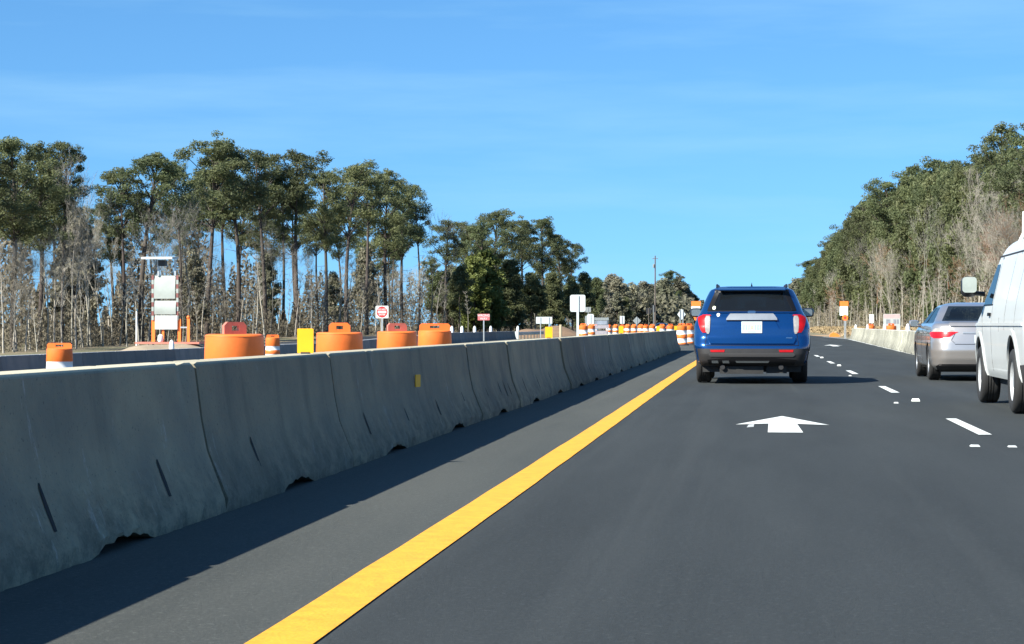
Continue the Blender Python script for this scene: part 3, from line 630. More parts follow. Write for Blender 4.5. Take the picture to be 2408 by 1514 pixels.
#CARS-BEGIN
# ------------------------------------------------------------ vehicles
class Body:
    # a body described by rings at heights z: half width w, rear y r, front y f, rear corner rr, front corner rf, rear bulge b
    def __init__(s, rows, smooth=.03):
        s.z = [r[0] for r in rows]; s.c = [[r[k] for r in rows] for k in range(1, 7)]; s.sm = smooth
    def P(s, z):
        o = []
        for c in s.c:
            o.append(sum(float(np.interp(z+d, s.z, c)) for d in (-s.sm,-s.sm/2,0,s.sm/2,s.sm))/5)
        return o
    def ring(s, z, nR=9, nA=7, nS=44, nF=9):
        w,r,f,rr,rf,b = s.P(z); pts = []
        for k in range(nR): x = (w-rr)*k/nR; pts.append((x, r+b*x*x))
        yb = r+b*(w-rr)**2
        for k in range(nA+1): a = R(90*k/nA); pts.append((w-rr+rr*math.sin(a), yb+rr-rr*math.cos(a)))
        y0 = yb+rr; y1 = f-rf
        for k in range(1, nS): pts.append((w, y0+(y1-y0)*k/nS))
        for k in range(nA+1): a = R(90*k/nA); pts.append((w-rf+rf*math.cos(a), f-rf+rf*math.sin(a)))
        for k in range(1, nF+1): pts.append(((w-rf)*(1-k/nF), f))
        return pts
    def mesh(s, name, mat, nz=46, zs=None, arches=(), holes=()):
        zs = zs or [s.z[0]+(s.z[-1]-s.z[0])*j/nz for j in range(nz+1)]
        v = []; f = []; half = [s.ring(z) for z in zs]; n = len(half[0]); N = 2*n-2
        for z, h in zip(zs, half):
            ring = h+[(-x,y) for x,y in h[-2:0:-1]]; v += [(x,y,z) for x,y in ring]
        for j in range(len(zs)-1):
            for i in range(N): a = j*N+i; b = j*N+(i+1)%N; f.append((a,b,b+N,a+N))
        T = (len(zs)-1)*N
        def cap(o, flip):
            fs = [(o+0, o+1, o+N-1)]+[(o+i, o+i+1, o+N-i-1, o+N-i) for i in range(1, n-2)]+[(o+n-2, o+n-1, o+n)]
            return [tuple(reversed(q)) if not flip else q for q in fs]
        f += cap(T, True)+cap(0, False)
        me = bpy.data.meshes.new(name); me.from_pydata(v, [], f); me.materials.append(mat); me.materials.append(m_black)
        bm = bmesh.new(); bm.from_mesh(me); bmesh.ops.recalc_face_normals(bm, faces=bm.faces); bm.to_mesh(me); bm.free()
        o = bpy.data.objects.new('tmp', me); C.objects.link(o); cuts = []
        for (ya, za, ra, xa, xb) in arches:
            for sg in (-1, 1):
                c = MB(); c.tube((sg*xa,ya,za),(sg*xb,ya,za),ra,n=40); cm = c.mesh('c', m_black)
                bm = bmesh.new(); bm.from_mesh(cm); bmesh.ops.recalc_face_normals(bm, faces=bm.faces); bm.to_mesh(cm); bm.free()
                co = bpy.data.objects.new('c', cm); C.objects.link(co); cuts.append(co)
                md = o.modifiers.new('b', 'BOOLEAN'); md.operation = 'DIFFERENCE'; md.solver = 'EXACT'; md.object = co; md.material_mode = 'TRANSFER'
        bpy.context.view_layer.update(); dg = bpy.context.evaluated_depsgraph_get()
        me2 = bpy.data.meshes.new_from_object(o.evaluated_get(dg)); bpy.data.objects.remove(o)
        for c in cuts: bpy.data.objects.remove(c)
        bm = bmesh.new(); bm.from_mesh(me2); kill = []
        for fc in bm.faces:
            c = fc.calc_center_median(); nn = fc.normal
            for side, rows in holes:
                zz = [q[0] for q in rows]
                if not (zz[0] < c.z < zz[-1]): continue
                a = float(np.interp(c.z, zz, [q[1] for q in rows])); b = float(np.interp(c.z, zz, [q[2] for q in rows]))
                if side == 'rear' and nn.y < -.15 and abs(nn.x) < .6 and a < c.x < b: kill.append(fc); break
                if side == 'front' and nn.y > .15 and abs(nn.x) < .6 and a < c.x < b: kill.append(fc); break
                if side == 'side' and abs(nn.x) > .6 and a < c.y < b: kill.append(fc); break
        bmesh.ops.delete(bm, geom=list(set(kill)), context='FACES'); bm.to_mesh(me2); bm.free()
        me2.polygons.foreach_set('use_smooth', [True]*len(me2.polygons)); me2.set_sharp_from_angle(angle=R(40)); me2.name = name
        return me2
    def rear(s, x, z):
        w,r,f,rr,rf,b = s.P(z); a = abs(x); e = w-rr
        if a <= e: return Vector((x, r+b*a*a, z))
        d = min(a-e, rr*.999); return Vector((math.copysign(e+d, x), r+b*e*e+rr-math.sqrt(rr*rr-d*d), z))
    def side(s, y, z, sg):
        w,r,f,rr,rf,b = s.P(z); yb = r+b*(w-rr)**2
        if y < yb+rr: d = min(yb+rr-y, rr*.999); x = w-rr+math.sqrt(rr*rr-d*d)
        elif y > f-rf: d = min(y-(f-rf), rf*.999); x = w-rf+math.sqrt(rf*rf-d*d)
        else: x = w
        return Vector((sg*x, y, z))
    def front(s, x, z):
        w,r,f,rr,rf,b = s.P(z); a = abs(x); e = w-rf
        if a <= e: return Vector((x, f, z))
        d = min(a-e, rf*.999); return Vector((math.copysign(e+d, x), f-rf+math.sqrt(rf*rf-d*d), z))
    def patch(s, name, where, rows, mat, parent, off=.004, thick=.012, nu=14, nv=8, sg=1, smooth=True, mi=0):
        fn = {'rear': lambda u,z: s.rear(u,z), 'front': lambda u,z: s.front(u,z), 'side': lambda u,z: s.side(u,z,sg)}[where]
        zz = [q[0] for q in rows]; mb = MB(); zl = [zz[0]+(zz[-1]-zz[0])*j/nv for j in range(nv+1)]
        zl = sorted(set(zl+zz[1:-1])); nv = len(zl)-1; A = []; B = []
        for z in zl:
            a = float(np.interp(z, zz, [q[1] for q in rows])); b = float(np.interp(z, zz, [q[2] for q in rows]))
            for i in range(nu+1):
                u = a+(b-a)*i/nu; e = .004; p = fn(u,z); du = fn(u+e,z)-fn(u-e,z); dv = fn(u,z+e)-fn(u,z-e); n = du.cross(dv)
                if n.length < 1e-9: n = Vector((0,-1,0))
                n.normalize()
                if where == 'rear' and n.y > 0 or where == 'front' and n.y < 0 or where == 'side' and n.x*sg < 0: n = -n
                A.append(p+n*off); B.append(p-n*(thick-off))
        k = len(A); mb.v = [tuple(p) for p in A+B]; W = nu+1
        for j in range(nv):
            for i in range(nu): q = j*W+i; mb.f.append((q,q+1,q+1+W,q+W)); mb.f.append((k+q+W,k+q+1+W,k+q+1,k+q))
        for i in range(nu): mb.f.append((i,k+i,k+i+1,i+1)); q = nv*W+i; mb.f.append((q+1,k+q+1,k+q,q))
        for j in range(nv): q = j*W; mb.f.append((q+W,k+q+W,k+q,q)); q = j*W+nu; mb.f.append((q,k+q,k+q+W,q+W))
        mb.m = [0]*len(mb.f)
        return mb.build(name, mat, parent, smooth=smooth, ang=40)

def make_wheel(parent, x, y, r, w, sg, rim, spokes=5, steel=False, dish=.0):
    mb = MB(); h = w/2
    prof = [(r*.62,-h*.9),(r*.70,-h),(r*.90,-h),(r*.985,-h*.82),(r,-h*.55)]
    for q in (-.28,.0,.28): prof += [(r,h*(q-.07)),(r*.975,h*(q-.05)),(r*.975,h*(q+.05)),(r,h*(q+.07))]
    prof += [(r,h*.55),(r*.985,h*.82),(r*.90,h),(r*.70,h),(r*.62,h*.9)]
    mb.lathe(prof, 44, 'x', cap=False)
    wl = mb.build('wheel', m_rub, parent, (x,y,r), smooth=True, ang=50, recalc=True)
    b = MB(); b.lathe([(r*.64,h*.9*sg),(r*.60,h*.82*sg),(r*.57,h*.25*sg),(r*.1,h*.2*sg)], 32, 'x', cap=False)
    b.lathe([(r*.64,-h*.9*sg),(r*.60,-h*.7*sg),(r*.05,-h*.6*sg)], 32, 'x', cap=False, mi=[1,1,1])
    if steel:
        b.lathe([(r*.56,h*.3*sg),(r*.50,h*.62*sg),(r*.30,h*.55*sg),(r*.22,h*.78*sg),(r*.02,h*.82*sg)], 28, 'x', cap=False)
        for k in range(8):
            a = 2*math.pi*k/8; b.tube((h*.6*sg, r*.42*math.cos(a), r*.42*math.sin(a)),(h*.63*sg, r*.42*math.cos(a), r*.42*math.sin(a)), r*.05, n=8, mi=1)
    else:
        for k in range(spokes):
            a = 2*math.pi*k/spokes; ca, sa = math.cos(a), math.sin(a); q = []
            for rad, hw in ((.12*r,.05*r),(.6*r,.075*r)):
                for s_ in (-1,1): q.append((rad*ca-s_*hw*sa, rad*sa+s_*hw*ca))
            b.add([(h*.78*sg,*q[0]),(h*.78*sg,*q[1]),(h*.72*sg,*q[3]),(h*.72*sg,*q[2]),(h*.4*sg,*q[0]),(h*.4*sg,*q[1]),(h*.4*sg,*q[3]),(h*.4*sg,*q[2])],
                  [(0,1,2,3),(0,4,5,1),(1,5,6,2),(2,6,7,3),(3,7,4,0)])
        b.lathe([(r*.16,h*.5*sg),(r*.15,h*.85*sg),(r*.02,h*.87*sg)], 16, 'x', cap=False)
    b.build('rim', [rim, m_black], wl, smooth=True, ang=35)
    return wl
def seats(t, ys, xs, z0, z1, mat, hr=True):
    for y in ys:
        for x in xs:
            mb = MB(); rbox(mb, x-.24, x+.24, y, y+.14, z0, z1, .07); mb.build('seat', mat, t, smooth=True)
            if hr:
                mb = MB(); rbox(mb, x-.12, x+.12, y+.01, y+.10, z1+.04, z1+.20, .05); mb.build('headrest', mat, t, smooth=True)
def mirror(t, x, y, z, w, h, mat, sg, arm=.12, glass=None):
    mb = MB(); prof = [(.0,.55),(.04,.9),(.10,1),(.17,.85),(.21,.45)]; n = 20; k = len(prof)
    for d, s_ in prof:
        for i in range(n):
            a = 2*math.pi*i/n; cx = abs(math.cos(a))**.6*math.copysign(1,math.cos(a)); sz = abs(math.sin(a))**.6*math.copysign(1,math.sin(a))
            mb.v.append((x+cx*w/2*s_, y+d, z+sz*h/2*s_))
    for j in range(k-1):
        for i in range(n): mb.f.append((j*n+i,j*n+(i+1)%n,(j+1)*n+(i+1)%n,(j+1)*n+i))
    mb.f.append(tuple(range(n))); mb.f.append(tuple((k-1)*n+i for i in range(n))); mb.m = [0]*len(mb.f)
    mb.tube((x-sg*w*.3,y+.09,z-h*.3),(x-sg*(w*.5+arm),y+.12,z-h*.35),.03,n=8)
    o = mb.build('side_mirror', mat, t, smooth=True, ang=50)
    big = glass is not None; g = MB(); rbox(g, x-w*(.44 if big else .36),x+w*(.44 if big else .36),y-.012,y-.004,z-h*(.28 if big else .36),z+h*(.47 if big else .36),min(w,h)*.2); g.build('mirror_glass', glass or m_mir, o)
    return o
m_mir = M('mirror glass', (.22,.25,.26), .25, .6)
m_mirw = M('pale mirror glass', (.34,.38,.35), .35, var=.2, vs=3)
m_silbar = M('brushed silver bar', (.33,.35,.37), .3, .5, var=.08, vs=9)
def paint(name, col, metal=.5, rough=.28, coat=1):
    return M(name, col, rough, metal, var=.06, vs=1.3, coat=coat, bump=.015, bs=2.5)
m_blue = paint('blue car paint', (.002,.050,.185), .62, .26)
m_silver = paint('champagne car paint', (.50,.46,.43), .7, .30)
m_van = M('white van paint', (.50,.515,.50), .38, 0, var=.05, vs=1.3, coat=.25, bump=.02, bs=2.5)
m_trim = M('grey plastic trim', (.018,.017,.018), .6, var=.2, vs=5)
m_blk = M('gloss black trim', (.006,.006,.007), .45, spec=.25)
m_chr = M('chrome', (.80,.82,.84), .14, 1.0, var=.04, vs=9)
m_lampr = M('red lamp lens', (.38,.005,.008), .4, coat=.1, var=.2, vs=14, spec=.2)
m_lampw = M('clear lamp lens', (.30,.28,.26), .3, coat=.4, var=.25, vs=16)
m_brake = M('lit brake lamp', (.6,.008,.015), .3, coat=.2, emit=((1,.005,.01), .22), spec=.2)
m_int = M('dark interior', (.03,.03,.032), .8, var=.2, vs=5)
m_intg = M('grey interior', (.16,.16,.16), .8, var=.2, vs=5)
m_rim = M('alloy', (.55,.56,.57), .35, .8)
m_plate = M('licence plate', (.52,.58,.56), .4, var=.05, vs=20)
m_pgreen = M('plate green ink', (.30,.42,.36), .5); m_porange = M('plate orange ink', (.6,.38,.28), .5)
m_und = M('underbody', (.02,.02,.02), .8, var=.4, vs=6)
m_gr = glassmat('rear privacy glass', (.22,.28,.30), .66); m_gl = glassmat('car window glass', (.45,.5,.5), .45); m_ws = glassmat('windscreen glass', (.75,.8,.8), .2)
m_plast = M('black mirror shell', (.016,.017,.02), .35)

# --- blue SUV seen straight from behind
def make_suv():
    t = thing('suv_car', 'bright blue sport utility vehicle seen from behind in the lane ahead', 'car', (.0,36.35,.009))
    B = Body([ # z, w, rear y, front y, rr, rf, bulge
        (.30,.86,.20,4.86,.18,.40,.05),(.36,.93,.05,4.95,.22,.45,.06),(.50,.955,.00,5.0,.24,.5,.06),(.62,.985,.01,5.02,.24,.5,.06),(.66,.99,.01,5.02,.24,.5,.06),(.80,.995,.10,5.0,.25,.5,.07),(.98,.995,.11,4.95,.26,.5,.07),
        (1.06,.975,.15,4.80,.27,.5,.08),(1.12,.955,.17,4.2,.27,.4,.08),(1.17,.925,.20,3.95,.26,.4,.08),(1.24,.885,.25,3.80,.26,.35,.08),(1.35,.845,.34,3.62,.26,.3,.08),(1.50,.785,.47,3.30,.26,.28,.08),(1.60,.735,.52,3.0,.25,.28,.08),(1.64,.70,.50,2.8,.24,.28,.08),(1.665,.63,.50,2.65,.24,.25,.08),(1.685,.46,.62,2.4,.2,.2,.05)], .022)
    glass_rows = [(1.255,-.745,.745),(1.30,-.735,.735),(1.45,-.675,.675),(1.60,-.61,.61)]
    hole_r = [(1.29,-.62,.62),(1.56,-.52,.52)]; hole_f = [(1.20,-.70,.70),(1.58,-.50,.50)]
    hs_ = [(1.20,.95,3.35),(1.38,1.05,3.0),(1.53,1.3,2.8)]
    obj('body', B.mesh('body', m_blue, arches=[(1.05,.39,.43,.70,1.2),(4.02,.39,.43,.70,1.2)], holes=[('rear',hole_r),('front',hole_f),('side',hs_)]), t)
    B.patch('rear_window', 'rear', glass_rows, m_gr, t, .005, .010)
    # black frame round the glass
    for nm, rows in (('window_frame',[(1.575,-.64,.64),(1.625,-.63,.63)]),('window_frame',[(1.235,-.76,.76),(1.262,-.755,.755)])): B.patch(nm, 'rear', rows, m_blk, t, .007, .02)
    for sg in (-1,1):
        rows = [(1.262,.69*sg,.765*sg),(1.42,.62*sg,.705*sg),(1.575,.56*sg,.64*sg)]; rows = [(a,min(b,c),max(b,c)) for a,b,c in rows]
        B.patch('window_frame', 'rear', rows, m_blk, t, .007, .02)
        B.patch('side_window', 'side', [(1.17,.80,3.45),(1.24,.78,3.32),(1.38,.9,3.05),(1.55,1.1,2.75)], m_gl, t, .004, .010, 30, 6, sg)
        B.patch('window_trim', 'side', [(1.135,.85,3.6),(1.165,.85,3.55)], m_chr, t, .006, .015, 24, 2, sg)
        # lamps wrap round the corner: white inner, red outer
        a = [(.86,.735,.765),(.90,.72,.79),(1.0,.715,.80),(1.12,.71,.80),(1.165,.72,.78)]
        b = [(.88,.77,.84),(.92,.795,.87),(1.0,.805,.90),(1.10,.805,.92),(1.145,.80,.915),(1.17,.785,.86)]
        for nm, rr_, mt in (('reversing_lens',a,m_lampw),('tail_lamp',b,m_lampr)):
            rows = [(z,min(sg*p,sg*q),max(sg*p,sg*q)) for z,p,q in rr_]; B.patch(nm, 'rear', rows, mt, t, .014, .03)
        rows = [(1.165,.695,.85),(1.185,.71,.84)]; rows = [(z,min(sg*p,sg*q),max(sg*p,sg*q)) for z,p,q in rows]; B.patch('tail_lamp', 'rear', rows, m_lampr, t, .014, .03)
        B.patch('wheel_arch_trim', 'side', [(.33,.28,.60),(.45,.28,.59),(.62,.30,.66),(.74,.52,.82),(.83,.80,1.30)], m_trim, t, .016, .03, 10, 10, sg)
        rows = [(.545,.47,.70),(.585,.46,.71)]; rows = [(z,min(sg*p,sg*q),max(sg*p,sg*q)) for z,p,q in rows]; B.patch('reflector', 'rear', rows, m_lampr, t, .016, .02)
        make_wheel(t, sg*.835, 1.05, .39, .26, sg, m_rim); make_wheel(t, sg*.835, 4.02, .39, .26, sg, m_rim)
        mirror(t, sg*1.035, 3.25, 1.245, .24, .17, m_plast, sg)
        mb = MB(); pts_ = [(sg*.605,.85,1.665),(sg*.605,.95,1.715),(sg*.60,2.5,1.725),(sg*.59,2.75,1.68)]
        for p,q in zip(pts_[:-1],pts_[1:]): mb.tube(p,q,.020,n=8)
        mb.build('roof_rail', m_plast, t, smooth=True)
        mb = MB(); mb.tube((sg*.50,.10,.285),(sg*.50,.22,.285),.042,n=14)
        mb.build('exhaust_tip', m_trim, t, smooth=True)
    # bumper, dark lower part
    B.patch('bumper', 'rear', [(.315,-.915,.915),(.40,-.945,.945),(.52,-.968,.968),(.605,-.976,.976)], m_trim, t, .010, .03, 30, 6)
    B.patch('bumper_skid', 'rear', [(.47,-.70,.70),(.50,-.74,.74),(.53,-.70,.70)], M('warm grey plastic',(.045,.042,.042),.5), t, .018, .02, 24, 2)
    B.patch('lower_valance', 'rear', [(.33,-.72,.72),(.42,-.76,.76),(.455,-.36,.36)], m_blk, t, .016, .02, 24, 4)
    B.patch('valance_strip', 'rear', [(.375,-.26,.28),(.40,-.28,.30)], m_chr, t, .022, .01, 8, 1)
    for x in (-.625,-.44): B.patch('valance_slot', 'rear', [(.37,x-.055,x+.06),(.405,x-.06,x+.05)], m_chr, t, .022, .01, 4, 1)
    # tailgate: sculpted lower panel standing proud, with shoulders
    B.patch('tailgate_panel', 'rear', [(.68,-.71,.71),(.74,-.745,.745),(.79,-.74,.74),(.83,-.62,.62),(.96,-.46,.46),(1.06,-.40,.40)], m_blue, t, .028, .04, 30, 10)
    B.patch('tailgate_seam', 'rear', [(.655,-.80,.80),(.664,-.80,.80)], m_blk, t, .003, .01, 24, 1)
    B.patch('tailgate_upper', 'rear', [(1.215,-.76,.76),(1.232,-.76,.76)], m_blue, t, .02, .03, 24, 2)
    for sg in (-1,1):
        rows = [(.66,sg*.795,sg*.803),(.86,sg*.765,sg*.773)]; rows = [(z,min(p,q),max(p,q)) for z,p,q in rows]; B.patch('tailgate_seam', 'rear', rows, m_blk, t, .003, .01, 1, 6)
    B.patch('chrome_bar', 'rear', [(1.085,-.435,.435),(1.11,-.43,.43),(1.16,-.39,.39),(1.185,-.365,.365)], m_silbar, t, .045, .03, 20, 4)
    o = B.patch('licence_plate', 'rear', [(.872,-.175,.175),(1.055,-.175,.175)], m_plate, t, .040, .01, 6, 2)
    for x0,x1,z0_,z1_,m_ in ((-.15,-.125,.93,1.0,m_pgreen),(-.105,-.08,.93,1.0,m_pgreen),(-.06,-.04,.93,1.0,m_pgreen),(.05,.07,.93,1.0,m_pgreen),(.09,.115,.93,1.0,m_pgreen),(.13,.15,.93,1.0,m_pgreen),(-.018,.025,.945,.99,m_porange),(-.09,.09,1.022,1.036,m_pgreen),(-.07,.07,.888,.900,m_pgreen)):
        B.patch('plate_mark', 'rear', [(z0_,x0,x1),(z1_,x0,x1)], m_, o, .043, .004, 2, 2)
    B.patch('emblem', 'rear', [(1.200,-.05,.05),(1.212,-.07,.07),(1.226,-.072,.072),(1.24,-.05,.05)], m_chr, t, .03, .01, 10, 4)
    B.patch('badge', 'rear', [(.765,.585,.69),(.785,.585,.69)], m_chr, t, .034, .01, 4, 1)
    B.patch('sticker', 'rear', [(1.275,-.668,-.635),(1.29,-.675,-.622),(1.32,-.672,-.62),(1.335,-.655,-.63)], M('pale sticker',(.75,.78,.55),.5), t, .008, .004, 4, 3)
    B.patch('sticker', 'rear', [(1.155,-.585,-.565),(1.17,-.60,-.55),(1.20,-.60,-.545),(1.21,-.585,-.56)], m_wsign, t, .006, .004, 4, 3)
    mb = MB(); mb.tube((-.05,.60,1.30),(.36,.54,1.325),.012,n=6); mb.build('wiper', m_plast, t)
    mb = MB(); mb.v = [(-.58,.42,1.617),(.58,.42,1.617),(.56,.60,1.655),(-.56,.60,1.655),(-.58,.42,1.635),(.58,.42,1.635),(.56,.62,1.68),(-.56,.62,1.68)]
    mb.f = [(0,1,5,4),(4,5,6,7),(3,2,1,0),(0,4,7,3),(1,2,6,5),(2,3,7,6)]; mb.m = [0]*6; mb.build('spoiler', m_blue, t)
    mb = MB(); mb.v = [(-.02,1.0,1.68),(.02,1.0,1.68),(.0,1.14,1.68),(0,1.0,1.765)]; mb.f = [(0,1,3),(1,2,3),(2,0,3),(0,2,1)]; mb.m = [0]*4; mb.build('roof_antenna', m_blk, t)
    B.patch('windscreen', 'front', [(1.16,-.78,.78),(1.61,-.54,.54)], m_ws, t, .004, .01)
    mb = MB(); mb.box(-.80,.80,.6,3.75,.95,1.10); mb.build('cabin_floor', m_int, t)
    seats(t, (2.4,), (-.38,.38), 1.0, 1.30, m_int); seats(t, (1.5,), (-.42,0,.42), 1.0, 1.24, m_int)
    mb = MB(); mb.box(-.84,.84,.30,4.7,.20,.34); mb.box(-.55,.2,.15,.5,.17,.30); mb.box(.25,.6,.2,.6,.18,.3); mb.tube((-.7,1.05,.36),(.7,1.05,.36),.05,n=10); mb.tube((.1,.9,.27),(.1,1.2,.27),.12,n=12)
    mb.build('underbody', m_und, t)
    return t
make_suv()

# --- champagne sedan
def make_sedan(name_label, loc, body=m_silver, tint=m_gl, lamp=m_brake):
    t = thing('sedan_car', name_label, 'car', loc)
    B = Body([(.20,.80,.25,4.72,.25,.5,.08),(.27,.87,.10,4.82,.30,.55,.09),(.40,.90,.03,4.86,.34,.6,.10),(.55,.91,.00,4.88,.36,.6,.10),(.70,.912,.02,4.84,.38,.6,.10),(.85,.905,.05,4.70,.40,.55,.11),
              (.94,.89,.08,4.2,.40,.5,.11),(1.0,.87,.10,3.75,.38,.4,.12),(1.045,.83,.16,3.60,.36,.35,.12),(1.07,.80,.50,3.52,.32,.3,.10),(1.12,.775,.68,3.40,.28,.3,.08),(1.25,.70,1.00,3.0,.26,.26,.08),(1.36,.62,1.32,2.65,.26,.26,.06),(1.40,.57,1.50,2.5,.24,.24,.05),(1.425,.46,1.7,2.35,.2,.2,.04),(1.435,.30,1.8,2.2,.15,.15,.03)], .014)
    obj('body', B.mesh('body', body, nz=56, arches=[(1.05,.335,.365,.62,1.2),(3.84,.335,.365,.62,1.2)], holes=[('rear',[(1.115,-.60,.60),(1.34,-.44,.44)]),('front',[(1.10,-.62,.62),(1.36,-.45,.45)]),('side',[(1.07,.95,3.3),(1.33,1.5,2.6)])]), t)
    B.patch('rear_window', 'rear', [(1.085,-.68,.68),(1.36,-.50,.50)], m_gl, t, .004, .01)
    B.patch('windscreen', 'front', [(1.07,-.70,.70),(1.385,-.48,.48)], m_ws, t, .004, .01)
    B.patch('bumper_lip', 'rear', [(.205,-.78,.78),(.27,-.82,.82),(.31,-.76,.76)], m_trim, t, .008, .02, 20, 3)
    B.patch('boot_lid_seam', 'rear', [(.66,-.50,.50),(.67,-.50,.50)], m_blk, t, .003, .01, 20, 1)
    B.patch('boot_lip', 'rear', [(.985,-.58,.58),(1.01,-.60,.60),(1.03,-.58,.58)], body, t, .03, .04, 20, 3)
    o = B.patch('licence_plate', 'rear', [(.69,-.155,.155),(.83,-.155,.155)], m_plate, t, .010, .01, 6, 2)
    B.patch('chrome_bar', 'rear', [(.855,-.36,.36),(.885,-.36,.36)], m_silbar, t, .014, .015, 16, 2)
    for sg in (-1,1):
        S_ = lambda rows: [(z,min(sg*p,sg*q),max(sg*p,sg*q)) for z,p,q in rows]
        B.patch('tail_lamp', 'rear', S_([(.775,.74,.86),(.80,.60,.895),(.86,.50,.905),(.885,.44,.905)]), lamp, t, .010, .02, 14, 6)
        B.patch('reversing_lens', 'rear', S_([(.888,.50,.88),(.93,.54,.86),(.95,.62,.82)]), m_lampw, t, .008, .02, 10, 4)
        B.patch('boot_seam', 'rear', S_([(.68,.50,.508),(.74,.56,.568),(.86,.49,.498)]), m_blk, t, .004, .01, 1, 6)
        B.patch('side_window', 'side', [(1.045,1.0,3.38),(1.07,.95,3.33),(1.20,1.15,3.0),(1.345,1.55,2.55)], m_gl, t, .003, .01, 30, 6, sg)
        B.patch('window_pillar', 'side', [(1.05,2.28,2.36),(1.34,2.10,2.17)], m_blk, t, .006, .01, 2, 4, sg)
        for y in (1.45,2.35,3.45): B.patch('door_seam', 'side', [(.30,y,y+.008),(1.03,y,y+.008)], m_blk, t, .002, .01, 1, 8, sg)
        for y in (1.62,2.55): B.patch('door_handle', 'side', [(.86,y,y+.20),(.885,y,y+.20)], body, t, .022, .02, 4, 2, sg)
        make_wheel(t, sg*.79, 1.05, .335, .215, sg, m_rim, 7); make_wheel(t, sg*.79, 3.84, .335, .215, sg, m_rim, 7)
        mirror(t, sg*1.0, 3.05, 1.04, .19, .14, body, sg, .08)
    seats(t, (2.35,), (-.36,.36), .8, 1.12, m_intg); seats(t, (1.25,), (-.36,.36), .8, 1.06, m_int)
    mb = MB(); mb.box(-.72,.72,.75,3.4,.82,.95); mb.build('cabin_floor', m_int, t)
    mb = MB(); mb.box(-.72,.72,.4,4.5,.16,.26); mb.tube((.5,.1,.22),(.5,.4,.22),.035,n=10); mb.build('underbody', m_und, t)
    return t
SED = make_sedan('champagne silver sedan with lit brake lamp in the right lane, partly behind the van', (4.14,38.55,.009))
# dark car far away: a copy with a dark body
dk = copy_tree(SED, loc=(-11.2,262,gz(-11.2,262)+.02), label='tiny dark car far ahead behind the distant drums', cat='car')
m_dkp = paint('dark car paint', (.02,.022,.035))
for ch in dk.children:
    if ch.data and any(s_ and s_ == m_silver for s_ in ch.data.materials):
        ch.data = ch.data.copy()
        for i_, mm in enumerate(ch.data.materials):
            if mm == m_silver: ch.data.materials[i_] = m_dkp

